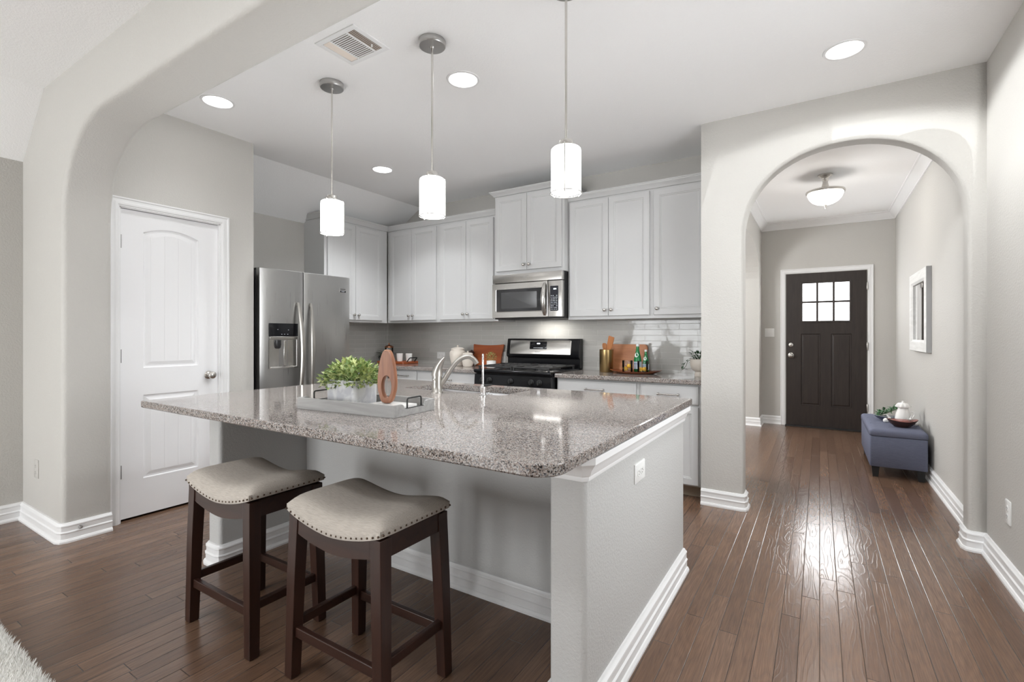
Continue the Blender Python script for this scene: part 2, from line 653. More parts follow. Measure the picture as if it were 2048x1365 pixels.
# ceiling with the sloped strip along the outer left wall
bm = bm_new()
prism(bm, [(XR + 0.12, ZC), (-4.05, ZC), (XL - 0.02, 2.388), (XL - 0.12, 2.388), (XL - 0.12, ZC + 0.12), (XR + 0.12, ZC + 0.12)], 'y', 1.12, YB + 0.12)
struct('ceiling_kitchen', bm, M_ceil, smooth=0)
bm = bm_new()
prism(bm, [(XR + 0.12, ZC), (-4.065, ZC), (XV - 0.02, 2.356), (XL - 0.12, 2.356), (XL - 0.12, ZC + 0.12), (XR + 0.12, ZC + 0.12)], 'y', -4.7, 1.12)
struct('ceiling_living', bm, M_ceil, smooth=0)
bm = bm_new()
box(bm, -4.1, XR + 0.12, YB + 0.12, YH + 0.2, ZC, ZC + 0.12)
struct('ceiling_hall', bm, M_ceil, smooth=0)

bm = bm_new()
box(bm, XL - 0.12, XL, 1.12, YB + 0.12, 0, 2.45)
box(bm, XL - 0.12, XV, -4.7, 1.12, 0, 2.40)
struct('wall_left', bm, M_wall, smooth=0)
bm = bm_new()
box(bm, XR, XR + 0.12, -4.7, 1.40, 0, ZC + 0.05)
box(bm, XR, XR + 0.12, 2.70, YH + 0.12, 0, ZC + 0.05)
box(bm, XR, XR + 0.12, 1.40, 2.70, 0, 0.70)
box(bm, XR, XR + 0.12, 1.40, 2.70, 2.00, ZC + 0.05)
bmesh.ops.remove_doubles(bm, verts=bm.verts[:], dist=1e-5)
struct('wall_right', bm, M_wall, smooth=0)
bm = bm_new()
box(bm, XL - 0.12, -0.70, YB, YB + 0.12, 0, ZC + 0.05)
struct('wall_back', bm, M_wallsmooth, smooth=0)

# wall behind the camera with four window openings
bm = bm_new()
xs = [XL - 0.12]
for (x, y, z) in WINDOWS:
    xs += [x - WIN_W / 2, x + WIN_W / 2]
xs.append(XR + 0.12)
zb, zt = 1.45 - WIN_H / 2, 1.45 + WIN_H / 2
for i in range(len(xs) - 1):
    if i % 2 == 0:
        box(bm, xs[i], xs[i + 1], -4.62, -4.5, 0, ZC + 0.05)
    else:
        box(bm, xs[i], xs[i + 1], -4.62, -4.5, 0, zb)
        box(bm, xs[i], xs[i + 1], -4.62, -4.5, zt, ZC + 0.05)
struct('wall_behind', bm, M_wall, smooth=0)
for i, (x, y, z) in enumerate(WINDOWS):
    bm = bm_new()
    a, b = x - WIN_W / 2, x + WIN_W / 2
    for (u0, u1, w0, w1) in ((a, a + 0.05, zb, zt), (b - 0.05, b, zb, zt), (a, b, zb, zb + 0.05), (a, b, zt - 0.05, zt), (a, b, 1.43, 1.47)):
        box(bm, u0, u1, -4.57, -4.52, w0, w1)
    for k in (1, 2):
        box(bm, a + (b - a) * k / 3 - 0.011, a + (b - a) * k / 3 + 0.011, -4.56, -4.535, zb, zt)
    for k in (1, 2, 4, 5):
        zz = zb + (zt - zb) * k / 6
        box(bm, a, b, -4.56, -4.535, zz - 0.011, zz + 0.011)
    struct('window_%d' % (i + 1), bm, M_trim, smooth=0)


bm = bm_new()
for (u0, u1, w0, w1) in ((1.40, 1.45, 0.70, 2.00), (2.65, 2.70, 0.70, 2.00), (1.45, 2.65, 0.70, 0.75), (1.45, 2.65, 1.95, 2.00), (1.45, 2.65, 1.335, 1.365), (2.035, 2.065, 0.75, 1.95)):
    box(bm, XR + 0.05, XR + 0.09, u0, u1, w0, w1)
struct('window_5', bm, M_trim, smooth=0)  # unseen window, added to bring in more side light


def arch_wall(name, xl, xr, y0, y1, ztop, path, m, r=0.028, jl=True, jr=True, extra=None):
    """a wall along X between y0 and y1 with an opening; path = opening outline (x, z) from the
    left foot over the top to the right foot; edges are bull-nosed with radius r"""
    n = len(path)
    nor = []
    for i in range(n):
        a = path[max(i - 1, 0)]
        b = path[min(i + 1, n - 1)]
        t = Vector((b[0] - a[0], b[1] - a[1])).normalized()
        nor.append((-t.y, t.x))              # points out of the opening (into the wall)
    K = 6
    prof = []
    for k in range(K + 1):
        a = PI / 2 * k / K
        prof.append((r * (1 - math.sin(a)), y0 + r * (1 - math.cos(a))))
    for k in range(K + 1):
        a = PI / 2 * (K - k) / K
        prof.append((r * (1 - math.sin(a)), y1 - r * (1 - math.cos(a))))
    bm = bm_new()
    L = []
    for (o, y) in prof:
        L.append([bm.verts.new((path[i][0] + nor[i][0] * o, y, path[i][1] + nor[i][1] * o)) for i in range(n)])
    for A, B in zip(L, L[1:]):
        for i in range(n - 1):
            bm.faces.new((A[i], A[i + 1], B[i + 1], B[i]))
    for (row, y) in ((L[0], y0), (L[-1], y1)):
        zs_l = max(i for i in range(n) if abs(path[i][0] - path[0][0]) < 1e-6)
        zs_r = min(i for i in range(n) if abs(path[i][0] - path[-1][0]) < 1e-6)

        def V(x, z):
            return bm.verts.new((x, y, z))
        bl = [V(xl, row[0].co.z), V(xl, row[zs_l].co.z), V(xl, ztop), V(row[zs_l].co.x, ztop)]
        bm.faces.new([bl[0]] + [row[i] for i in range(0, zs_l + 1)] + [bl[1]])
        bm.faces.new((bl[1], row[zs_l], bl[3], bl[2]))
        prev = bl[3]
        for i in range(zs_l, zs_r):
            cur = V(row[i + 1].co.x, ztop)
            bm.faces.new((row[i], row[i + 1], cur, prev))
            prev = cur
        br = [V(xr, row[-1].co.z), V(xr, row[zs_r].co.z), V(xr, ztop)]
        bm.faces.new((row[zs_r], br[1], br[2], prev))
        bm.faces.new([row[i] for i in range(zs_r, n)] + [br[0], br[1]])
    # end faces
    for x in (xl, xr):
        bm.faces.new([bm.verts.new(p) for p in ((x, y0, 0), (x, y1, 0), (x, y1, ztop), (x, y0, ztop))])
    bmesh.ops.remove_doubles(bm, verts=bm.verts[:], dist=1e-5)
    return struct(name, bm, m, smooth=50)


# wide opening between living room and kitchen: pier at the left, flat beam with a rounded corner
JX, BZ = -3.752, 2.425
path = [(JX, 0), (JX, 1.0), (JX, 1.88)]
rx, rz = 0.58, BZ - 1.88
for k in range(1, 15):
    a = PI - PI / 2 * k / 14
    path.append((JX + rx + rx * math.cos(a), 1.88 + rz * math.sin(a) ** 0.82))
path += [(0.16, BZ)]
for k in range(1, 13):
    a = PI / 2 - PI / 2 * k / 12
    path.append((0.16 + 0.58 * math.cos(a), 1.88 + rz * math.sin(a)))
path += [(0.74, 0)]
arch_wall('wall_beam_arch', XL, XR, 1.005, 1.245, ZC + 0.02, path, M_wall)

# arch from the kitchen to the entry hall
x0, x1, zs, apex = -0.447, 0.712, 1.90, 2.447
cx, rx = (x0 + x1) / 2, (x1 - x0) / 2
path = [(x0, 0), (x0, 1.0), (x0, zs)]
for k in range(1, 32):
    a = PI - PI * k / 32
    c_, s_ = math.cos(a), math.sin(a)
    path.append((cx + rx * math.copysign(abs(c_) ** 0.93, c_), zs + (apex - zs) * s_ ** 0.93))
path += [(x1, zs), (x1, 1.0), (x1, 0)]
arch_wall('wall_hall_arch', -0.727, XR, 3.72, 3.85, ZC + 0.02, path, M_wall, r=0.022)

# kitchen side of the hall wall, hall left wall with its own arched opening to the dining room
bm = bm_new()
box(bm, -0.727, -0.685, 3.85, YB + 0.07, 0, ZC + 0.02)
struct('wall_kitchen_end', bm, M_wallsmooth, smooth=0)
bm = bm_new()
A0, A1, AZ, AS = 4.75, 7.28, 2.40, 1.85
pts = [(YB + 0.06, 0), (A0, 0), (A0, AS)]
for k in range(1, 24):
    a = PI - PI * k / 24
    pts.append(((A0 + A1) / 2 + (A1 - A0) / 2 * math.copysign(abs(math.cos(a)) ** 0.6, math.cos(a)), AS + (AZ - AS) * math.sin(a) ** 0.7))
pts += [(A1, AS), (A1, 0), (YH, 0), (YH, ZC + 0.02), (YB + 0.06, ZC + 0.02)]
prism(bm, pts, 'x', -0.86, -0.685)
struct('wall_hall_left', bm, M_wall, smooth=0)
bm = bm_new()
box(bm, -4.2, XR, YH, YH + 0.12, 0, ZC + 0.02)
struct('wall_hall_end', bm, M_wall, smooth=0)
bm = bm_new()
box(bm, -4.2, -4.08, YB + 0.12, YH, 0, ZC)
struct('wall_dining', bm, M_wall, smooth=0)

# pantry wall with a door opening, its return beside the fridge
PX = -3.825
DY0, DY1, DZ = 1.306, 1.933, 2.056
bm = bm_new()
box(bm, PX - 0.12, PX, 1.24, DY0, 0, ZC + 0.02)
box(bm, PX - 0.12, PX, DY1, 2.19, 0, ZC + 0.02)
box(bm, PX - 0.12, PX, DY0, DY1, DZ, ZC + 0.02)
box(bm, XL, PX - 0.12, 2.07, 2.19, 0, ZC + 0.02)
struct('wall_pantry', bm, M_wall, smooth=0)

# ------------------------------------------------------------------ baseboards, casings, crown mouldings
BASE = [(0, 0), (0.030, 0), (0.030, 0.010), (0.024, 0.020), (0.019, 0.022), (0.019, 0.052), (0.022, 0.056), (0.022, 0.060), (0.016, 0.066),
        (0.016, 0.090), (0.019, 0.094), (0.018, 0.100), (0.011, 0.106), (0.008, 0.112), (0, 0.113)]


def sweep(bm, pts, prof, side=1, zbase=0.0, closed=False):
    """sweep a profile (out, up) along a floor path pts [(x, y)...]; 'out' is to the left of travel * side"""
    n = len(pts)
    loops = []
    for i, p in enumerate(pts):
        p = Vector(p)
        d0 = (p - Vector(pts[i - 1])).normalized() if i > 0 else None
        d1 = (Vector(pts[i + 1]) - p).normalized() if i < n - 1 else None
        if d0 is None:
            d0 = d1
        if d1 is None:
            d1 = d0
        n0 = Vector((-d0.y, d0.x)) * side
        n1 = Vector((-d1.y, d1.x)) * side
        mth = (n0 + n1).normalized()
        mth = mth / max(0.3, mth.dot(n0))
        loops.append([(p.x + mth.x * o, p.y + mth.y * o, zbase + z) for o, z in prof])
    return rings(bm, loops)


def baseboard(name, pts, side=1):
    bm = bm_new()
    sweep(bm, pts, BASE, side)
    return struct(name, bm, M_trim, smooth=30)


baseboard('baseboard_left', [(XV, -4.5), (XV, 1.005), (JX - 0.026, 1.005), (JX - 0.008, 1.013), (JX, 1.031), (JX, 1.24)], -1)
baseboard('baseboard_right', [(XR, -4.5), (XR, 3.72), (x1 + 0.02, 3.72), (x1 + 0.006, 3.726), (x1, 3.74), (x1, 3.83), (x1 + 0.006, 3.844), (x1 + 0.02, 3.85), (XR, 3.85), (XR, YH), (0.575, YH)], 1)
baseboard('baseboard_pier', [(-0.727, 3.72), (x0 - 0.02, 3.72), (x0 - 0.006, 3.726), (x0, 3.74), (x0, 3.83), (x0 - 0.006, 3.844), (x0 - 0.02, 3.85), (-0.685, 3.85), (-0.685, A0)], -1)
baseboard('baseboard_hall', [(-0.86, A1), (-0.685, A1), (-0.685, YH), (-0.445, YH)], -1)

CASE = [(0, 0), (0.058, 0), (0.058, 0.018), (0.050, 0.018), (0.044, 0.013), (0.034, 0.012), (0.024, 0.016), (0.012, 0.014), (0.006, 0.009), (0, 0.008)]


def casing(name, plane, a0, a1, zt, axis, sgn, m=M_trim):
    """door casing on a wall plane: profile (outward width, thickness), around an opening a0..a1 up to zt"""
    loops = []
    for (cx_, cz_, dx_, dz_) in ((a0, 0, -1, 0), (a0, zt, -1, 1), (a1, zt, 1, 1), (a1, 0, 1, 0)):
        lp = []
        for w, t in CASE:
            u, z = cx_ + dx_ * w, cz_ + dz_ * w
            d = plane + sgn * t
            lp.append((d, u, z) if axis == 'x' else (u, d, z))
        loops.append(lp)
    bm = bm_new()
    rings(bm, loops)
    # jamb lining
    if axis == 'x':
        for y in ((a0 - 0.001, a0 + 0.008), (a1 - 0.008, a1 + 0.001)):
            box(bm, plane - sgn * 0.115, plane + sgn * 0.0005, y[0], y[1], 0, zt)
        box(bm, plane - sgn * 0.115, plane + sgn * 0.0005, a0, a1, zt - 0.006, zt + 0.001)
    return struct(name, bm, m, smooth=30)


casing('trim_1', PX, DY0, DY1, DZ, 'x', 1)
casing('trim_2', YH, -0.395, 0.512, 2.052, 'y', -1)

CROWN = [(0, 0), (0.010, 0.0), (0.014, 0.010), (0.022, 0.016), (0.040, 0.040), (0.060, 0.066), (0.066, 0.074), (0.078, 0.078), (0.080, 0.09), (0, 0.09)]
bm = bm_new()
sweep(bm, [(XR, 3.85), (XR, YH), (-0.685, YH), (-0.685, 3.85)], CROWN, 1, ZC - 0.09)
struct('trim_3', bm, M_trim, smooth=30)

# ------------------------------------------------------------------ panelled doors


def panel_face(bm, y, w0, w1, z0, z1, openings, N=12):
    """flat door face in the plane depth=y (local: width along x, height z) with openings cut out;
    openings from bottom to top: (x0, x1, z0, z1, rise)"""
    def V(x, z):
        return bm.verts.new((x, y, z))
    prev = z0
    a, b = openings[0][0], openings[0][1]
    bm.faces.new([V(w0, z0), V(a, z0), V(a, z1), V(w0, z1)])
    bm.faces.new([V(b, z0), V(w1, z0), V(w1, z1), V(b, z1)])
    prevtop = [(a, z0), (b, z0)]
    for (x0_, x1_, q0, q1, rise) in openings:
        bm.faces.new([V(*p) for p in prevtop + [(b, q0), (a, q0)]])
        top = []
        for k in range(N + 1):
            t = k / N
            x = x0_ + (x1_ - x0_) * t
            top.append((x, q1 + rise * (1 - (2 * t - 1) ** 2)))
        prevtop = top
    bm.faces.new([V(*p) for p in prevtop + [(b, z1), (a, z1)]])


def panel_inset(bm, o, prof, N=12, grooves=0):
    x0_, x1_, q0, q1, rise = o
    loops = []
    for ins, y in prof:
        a, b = x0_ + ins, x1_ - ins
        lp = [(a, y, q0 + ins), (b, y, q0 + ins)]
        for k in range(N + 1):
            t = 1 - k / N
            lp.append((a + (b - a) * t, y, q1 - ins + rise * (1 - (2 * t - 1) ** 2)))
        loops.append(lp)
    rings(bm, loops, False, True)


def groove_lines(bm, xs_, z0, ztop, y, w=0.0035, d=0.0022):
    for x in xs_:
        zt = ztop(x)
        prism(bm, [(x - w, y - 0.0002), (x + w, y - 0.0002), (x + w * 0.4, y - 0.0014), (x - w * 0.4, y - 0.0014)], 'z', z0, zt)


# pantry door (drawn in local space: x along the wall, front at -y), placed on the pantry wall
pd = bpy.data.objects.new('door_1', None)
C.objects.link(pd)
pd.location = (PX, 0, 0)
pd.rotation_euler = (0, 0, PI / 2)
pd['kind'] = 'structure'
OP = [(1.447, 1.79, 0.258, 0.818, 0.0), (1.447, 1.79, 1.0, 1.912, 0.040)]
bm = bm_new()
yf = 0.022
panel_face(bm, yf, 1.316, 1.925, 0.016, 2.047, OP)
for o in OP:
    panel_inset(bm, o, [(0, yf), (0.006, yf + 0.010), (0.016, yf + 0.011), (0.040, yf + 0.002), (0.044, yf + 0.002)])
    gx = [o[0] + 0.044 + (o[1] - o[0] - 0.088) * k / 3 for k in (1, 2)] + [o[0] + 0.046, o[1] - 0.046]
    groove_lines(bm, gx, o[2] + 0.045, lambda x, o=o: o[3] - 0.046 + o[4] * (1 - (2 * (x - o[0]) / (o[1] - o[0]) - 1) ** 2), yf + 0.002)
box(bm, 1.316, 1.925, yf + 0.0005, yf + 0.035, 0.016, 2.047)
# cut the slab's front so only the panelled face shows: remove the box face in the opening plane
bmesh.ops.delete(bm, geom=[f for f in bm.faces if abs(f.calc_center_median().y - (yf + 0.0005)) < 1e-5 and f.calc_area() > 1.0], context='FACES_ONLY')
obj('slab', bm, M_door, pd, world=False, smooth=20)
for z in (1.833, 1.083, 0.325):
    bm = bm_new()
    lathe(bm, [(0.006, -0.045), (0.0075, -0.043), (0.0075, 0.043), (0.006, 0.045)], 1.313, yf - 0.006, z, 12)
    box(bm, 1.305, 1.3125, yf - 0.004, yf + 0.002, z - 0.044, z + 0.044)
    box(bm, 1.3135, 1.326, yf - 0.0012, yf + 0.0004, z - 0.044, z + 0.044)
    obj('hinge', bm, M_hinge, pd, world=False)
bm = bm_new()
lathe(bm, [(0.030, 0.0), (0.031, -0.004), (0.026, -0.009), (0.012, -0.013), (0.0105, -0.030), (0.020, -0.038), (0.0265, -0.048), (0.0275, -0.058), (0.023, -0.067), (0.010, -0.0715), (0.001, -0.072)],
      1.862, yf, 0.925, 28, axis='y')
obj('knob', bm, M_nickel, pd, world=False, smooth=50)
bm = bm_new()
box(bm, 1.926, 1.9335, yf - 0.004, yf + 0.012, 0.895, 0.955)
obj('strike_plate', bm, M_satin, pd, world=False)

# front door at the end of the hall
fd = bpy.data.objects.new('door_2', None)
C.objects.link(fd)
fd.location = (0, YH, 0)
fd['kind'] = 'structure'
FX0, FX1 = -0.385, 0.502
bm = bm_new()
yf = -0.012
OPL = (-0.212, 0.008, 0.285, 1.238, 0.0)
OPR = (0.126, 0.345, 0.285, 1.238, 0.0)


def fill(bm, a, b, c, d, y):
    bm.faces.new([bm.verts.new(p) for p in ((a, y, c), (b, y, c), (b, y, d), (a, y, d))])


gx0, gx1, gz0, gz1 = -0.222, 0.348, 1.385, 1.932
for q in ((FX0, OPL[0], 0.012, 2.045), (OPR[1] + 0.003, FX1, 0.012, 2.045), (OPL[0], OPR[1] + 0.003, 0.012, 0.285), (OPL[1], OPR[0], 0.285, 1.238)):
    fill(bm, *q, yf)
fill(bm, OPR[1], OPR[1] + 0.003, 0.285, 1.238, yf)
fill(bm, OPL[0], OPR[1] + 0.003, 1.238, gz0, yf)
fill(bm, OPL[0], OPR[1] + 0.003, gz1, 2.045, yf)
for o in (OPL, OPR):
    panel_inset(bm, o, [(0, yf), (0.004, yf + 0.010), (0.014, yf + 0.011), (0.030, yf + 0.004), (0.034, yf + 0.004)], 2)
box(bm, FX0, FX1, yf + 0.016, yf + 0.03, 0.012, 2.045)
for u in (FX0, FX1):
    box(bm, u - 0.0005, u + 0.0005, yf, yf + 0.02, 0.012, 2.045)
obj('slab', bm, M_doorwood, fd, world=False, smooth=0)
bm = bm_new()
pw = (gx1 - gx0 - 4 * 0.026) / 3
for k in range(4):
    a = gx0 + k * (pw + 0.026)
    box(bm, a, a + 0.026, yf - 0.006, yf + 0.008, gz0, gz1)
for z in (gz0, (gz0 + gz1) / 2 - 0.013, gz1 - 0.026):
    box(bm, gx0, gx1, yf - 0.005, yf + 0.008, z, z + 0.026)
box(bm, gx0, OPL[0] + 0.02, yf - 0.001, yf + 0.008, gz0, gz1)
obj('muntin_frame', bm, M_doorwood, fd, world=False, smooth=0, bevel=0.003)
bm = bm_new()
for i in range(3):
    for j in range(2):
        a = gx0 + 0.026 + i * (pw + 0.026)
        c = gz0 + 0.026 + j * ((gz1 - gz0 - 0.026) / 2)
        box(bm, a - 0.002, a + pw + 0.002, yf + 0.004, yf + 0.010, c - 0.002, c + (gz1 - gz0 - 0.078) / 2 + 0.002)
obj('glass_panes', bm, M_pane, fd, world=False, smooth=0)
for z, r in ((1.090, 0.030), (0.948, 0.027)):
    bm = bm_new()
    if z > 1:
        lathe(bm, [(0.033, 0.0), (0.033, -0.006), (0.026, -0.016), (0.010, -0.018), (0.004, -0.02)], -0.328, yf, z, 24, axis='y')
        obj('deadbolt', bm, M_nickel, fd, world=False)
    else:
        lathe(bm, [(0.033, 0.0), (0.034, -0.006), (0.014, -0.012), (0.012, -0.03), (0.024, -0.042), (0.028, -0.055), (0.022, -0.068), (0.004, -0.072)], -0.328, yf, z, 24, axis='y')
        obj('knob', bm, M_nickel, fd, world=False)
for z in (1.84, 1.08, 0.30):
    bm = bm_new()
    lathe(bm, [(0.007, -0.048), (0.008, -0.046), (0.008, 0.046), (0.007, 0.048)], FX1 + 0.006, yf - 0.006, z, 12)
    obj('hinge', bm, M_nickel, fd, world=False)
bm = bm_new()
box(bm, FX0 - 0.01, FX1 + 0.01, YH - 0.10, YH + 0.02, 0.0, 0.012)
struct('trim_4', bm, M_blackmat, bevel=0.004)

# ------------------------------------------------------------------ backsplash tiles
bm = bm_new()
box(bm, XL, -0.727, YB - 0.008, YB, 0.885, 1.375)
struct('wall_tile_back', bm, M_tile, smooth=0)
bm = bm_new()
box(bm, XL, XL + 0.008, 3.12, YB - 0.008, 0.885, 1.375)
struct('wall_tile_left', bm, M_tile, smooth=0)

# ------------------------------------------------------------------ cabinets
DOORP = [(0, 0.0), (0, -0.0165), (0.003, -0.020), (0.048, -0.020), (0.051, -0.0165), (0.057, -0.0165), (0.061, -0.0125), (0.072, -0.0105), (0.076, -0.0105)]
DRAWP = [(0, 0.0), (0, -0.014), (0.004, -0.017), (0.014, -0.020), (0.018, -0.020)]


def slab(bm, x0, x1, z0, z1, prof):
    rings(bm, [[(x0 + i, y, z0 + i), (x1 - i, y, z0 + i), (x1 - i, y, z1 - i), (x0 + i, y, z1 - i)] for i, y in prof])


def knob_bm(x, z, y=-0.020):
    bm = bm_new()
    lathe(bm, [(0.008, 0.0), (0.0075, -0.004), (0.005, -0.007), (0.005, -0.014), (0.012, -0.018), (0.0145, -0.023), (0.0125, -0.029), (0.006, -0.032), (0.0005, -0.0325)], x, y, z, 18, axis='y')
    return bm


def pull_bm(x, z, w=0.15, y=-0.020):
    bm = bm_new()
    for s in (-1, 1):
        lathe(bm, [(0.0095, 0.0), (0.0095, -0.003), (0.006, -0.006), (0.006, -0.024)], x + s * w / 2, y, z, 12, axis='y')
        lathe(bm, [(0.001, -0.009), (0.008, -0.007), (0.0095, 0.0), (0.008, 0.007), (0.001, 0.009)], x + s * w / 2, y - 0.026, z, 10, axis='x')
    pts = []
    for k in range(13):
        t = -1 + 2 * k / 12
        pts.append((x + t * w / 2, y - 0.026 - 0.004 * (1 - t * t), z))
    tube(bm, pts, [0.0045 + 0.0018 * (1 - (-1 + 2 * k / 12) ** 2) for k in range(13)], 10)
    return bm


def crown_bm(bm, w, depth, z, ret_l=False, ret_r=False, h=0.055, out=0.045, frieze=0.0):
    prof = [(0, -frieze), (0.006, -frieze), (0.006, 0.0), (0.012, 0.003), (0.016, 0.012), (out * 0.62, h * 0.50), (out * 0.86, h * 0.70), (out * 0.88, h * 0.80), (out, h * 0.84), (out, h), (0, h)]
    pts = [(0, 0), (w, 0)]
    if ret_l:
        pts = [(0, depth)] + pts
    if ret_r:
        pts = pts + [(w, depth)]
    sweep(bm, pts, prof, -1, z)
    return bm


def cabinet(label, loc, rotz, w, depth, z0, z1, doors=(), drawers=(), crown=None, kick=False, group=None, name='wall_cabinet', cat='cabinet', light_rail=False):
    """local space: x 0..w, front at y=0 facing -y, body to y=depth. doors: (x0, x1, z0, z1, knob_x, knob_z)"""
    t = thing(name, label, cat, loc, rotz, group)
    bm = bm_new()
    if kick:
        box(bm, 0, w, 0.075, depth, 0.0, 0.095)
        obj('toe_kick', bm, M_kick, t, world=False)
        bm = bm_new()
        box(bm, 0, w, 0, depth, 0.093, z1)
    else:
        box(bm, 0, w, 0, depth, z0, z1)
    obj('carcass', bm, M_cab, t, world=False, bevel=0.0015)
    for (a, b, c, d, kx, kz) in doors:
        bm = bm_new()
        slab(bm, a, b, c, d, DOORP)
        dr = obj('door', bm, M_cab, t, world=False, smooth=25)
        if kx is not None:
            obj('knob', knob_bm(kx, kz), M_nickel, dr, world=False, smooth=50)
    for (a, b, c, d, kz) in drawers:
        bm = bm_new()
        slab(bm, a, b, c, d, DRAWP)
        dr = obj('drawer', bm, M_cab, t, world=False, smooth=25)
        obj('handle', pull_bm((a + b) / 2, kz), M_nickel, dr, world=False, smooth=50)
    if crown:
        bm = bm_new()
        crown_bm(bm, w, depth, **crown)
        obj('crown', bm, M_cab, t, world=False, smooth=25)
    return t


UB, UT = 1.36, 2.425
FY = 4.045                      # carcass front of the wall cabinets
g1 = 'white wall cabinets'


def pair(w, a, m, b, z0, z1, kz):
    return [(a, m - 0.0015, z0, z1, m - 0.030, kz), (m + 0.0015, b, z0, z1, m + 0.030, kz)]


# along the left wall (turned 90 degrees)
cabinet('white two-door wall cabinet beside the fridge top', (-4.270, 3.175, 0), PI / 2, 0.855, 0.33, UB, UT,
        doors=pair(0, 0.030, 0.386, 0.765, 1.385, 2.405, 1.44), crown=dict(z=UT, ret_l=True, frieze=0.0), group=g1)
cabinet('white two-door wall cabinet in the corner above the small wooden serving tray', (-4.270, FY, 0), 0, 0.780, 0.315, UB, UT,
        doors=pair(0, 0.048, 0.390, 0.752, 1.385, 2.405, 1.44), crown=dict(z=UT), group=g1)
cabinet('white two-door wall cabinet above the ribbed canisters', (-3.490, FY, 0), 0, 0.775, 0.315, UB, UT,
        doors=pair(0, 0.027, 0.380, 0.725, 1.385, 2.405, 1.44), crown=dict(z=UT), group=g1)
cabinet('shorter raised white cabinet directly over the microwave', (-2.700, 3.965, 0), 0, 0.755, 0.395, 1.805, 2.572,
        doors=pair(0, 0.020, 0.372, 0.733, 1.838, 2.560, 1.885), crown=dict(z=2.572, ret_l=True, ret_r=True, h=0.048), group=g1)
cabinet('white two-door wall cabinet above the wooden cutting board and spatula crock', (-1.945, FY, 0), 0, 0.763, 0.315, UB, UT + 0.01,
        doors=pair(0, 0.022, 0.392, 0.750, 1.388, 2.435 - 0.015, 1.44), crown=dict(z=UT + 0.01), group=g1)
cabinet('white single-door wall cabinet at the end beside the hall archway', (-1.182, FY, 0), 0, 0.455, 0.315, UB, UT + 0.01,
        doors=[(0.022, 0.440, 1.388, 2.420, 0.052, 1.44)], crown=dict(z=UT + 0.01), group=g1)

CZ = 0.855                      # underside of countertops
BY = 3.785
g2 = 'white base cabinets'
cabinet('white base cabinet with wide drawer just past the range, under the cutting board', (-1.925, BY, 0), 0, 0.722, 0.57, 0, CZ, kick=True, name='base_cabinet',
        doors=[(0.012, 0.352, 0.105, 0.685, 0.325, 0.63), (0.358, 0.700, 0.105, 0.685, 0.385, 0.63)], drawers=[(0.012, 0.700, 0.702, 0.838, 0.772)], group=g2)
cabinet('white narrow base cabinet with drawer and door beside the hall archway', (-1.203, BY, 0), 0, 0.476, 0.57, 0, CZ, kick=True, name='base_cabinet',
        doors=[(0.014, 0.448, 0.105, 0.685, 0.040, 0.63)], drawers=[(0.014, 0.448, 0.702, 0.838, 0.772)], group=g2)
cabinet('white base cabinet under the canisters, behind the island faucet', (-3.555, BY, 0), 0, 0.790, 0.57, 0, CZ, kick=True, name='base_cabinet',
        doors=[(0.012, 0.392, 0.105, 0.685, 0.365, 0.63), (0.398, 0.776, 0.105, 0.685, 0.425, 0.63)], drawers=[(0.004, 0.776, 0.702, 0.842, 0.772)], group=g2)
cabinet('white narrow base cabinet with drawer in the corner behind the wooden sculpture', (-3.965, BY, 0), 0, 0.410, 0.57, 0, CZ, kick=True, name='base_cabinet',
        doors=[(0.030, 0.404, 0.105, 0.685, 0.06, 0.63)], drawers=[(0.030, 0.404, 0.702, 0.842, 0.790)], group=g2)
cabinet('white base cabinet along the side wall between fridge and corner', (-3.985, 3.13, 0), PI / 2, 0.640, 0.60, 0, CZ, kick=True, name='base_cabinet',
        doors=[(0.012, 0.60, 0.105, 0.685, 0.04, 0.63)], drawers=[(0.012, 0.60, 0.702, 0.842, 0.772)], group=g2)

# ------------------------------------------------------------------ countertops


def counter(name, outline, z0, z1, label, holes=(), e=0.005, m=M_granite):
    """slab with eased edges from an outline (CCW) and rectangular holes"""
    def inset(lp, d):
        n = len(lp)
        out = []
        for i in range(n):
            p0, p, p1 = Vector(lp[i - 1]), Vector(lp[i]), Vector(lp[(i + 1) % n])
            a = (p - p0).normalized()
            b = (p1 - p).normalized()
            n0, n1 = Vector((-a.y, a.x)), Vector((-b.y, b.x))
            mt = (n0 + n1).normalized()
            mt = mt / max(0.4, mt.dot(n0))
            out.append((p.x + mt.x * d, p.y + mt.y * d))
        return out
    bm = bm_new()
    rows = [(e, z0), (0, z0 + e), (0, z1 - e), (e * 0.3, z1 - e * 0.3), (e, z1)]
    L = [[bm.verts.new((x, y, z)) for x, y in inset(outline, d)] for d, z in rows]
    n = len(outline)
    for A, B in zip(L, L[1:]):
        for i in range(n):
            bm.faces.new((A[i], A[(i + 1) % n], B[(i + 1) % n], B[i]))
    HL = []
    for h in holes:
        H = [[bm.verts.new((x, y, z)) for x, y in h] for z in (z0, z1)]
        for i in range(len(h)):
            bm.faces.new((H[0][i], H[1][i], H[1][(i + 1) % len(h)], H[0][(i + 1) % len(h)]))
        HL.append(H)
    for k, top in ((0, L[0]), (1, L[-1])):
        if not holes:
            bm.faces.new(top)
            continue
        ed = []
        for lp in [top] + [H[k] for H in HL]:
            for i in range(len(lp)):
                a, b = lp[i], lp[(i + 1) % len(lp)]
                ed.append(bm.edges.get((a, b)) or bm.edges.new((a, b)))
        bmesh.ops.triangle_fill(bm, use_beauty=True, edges=ed)
    o = obj(name, bm, m, smooth=12)
    return tag(o, label, 'countertop')


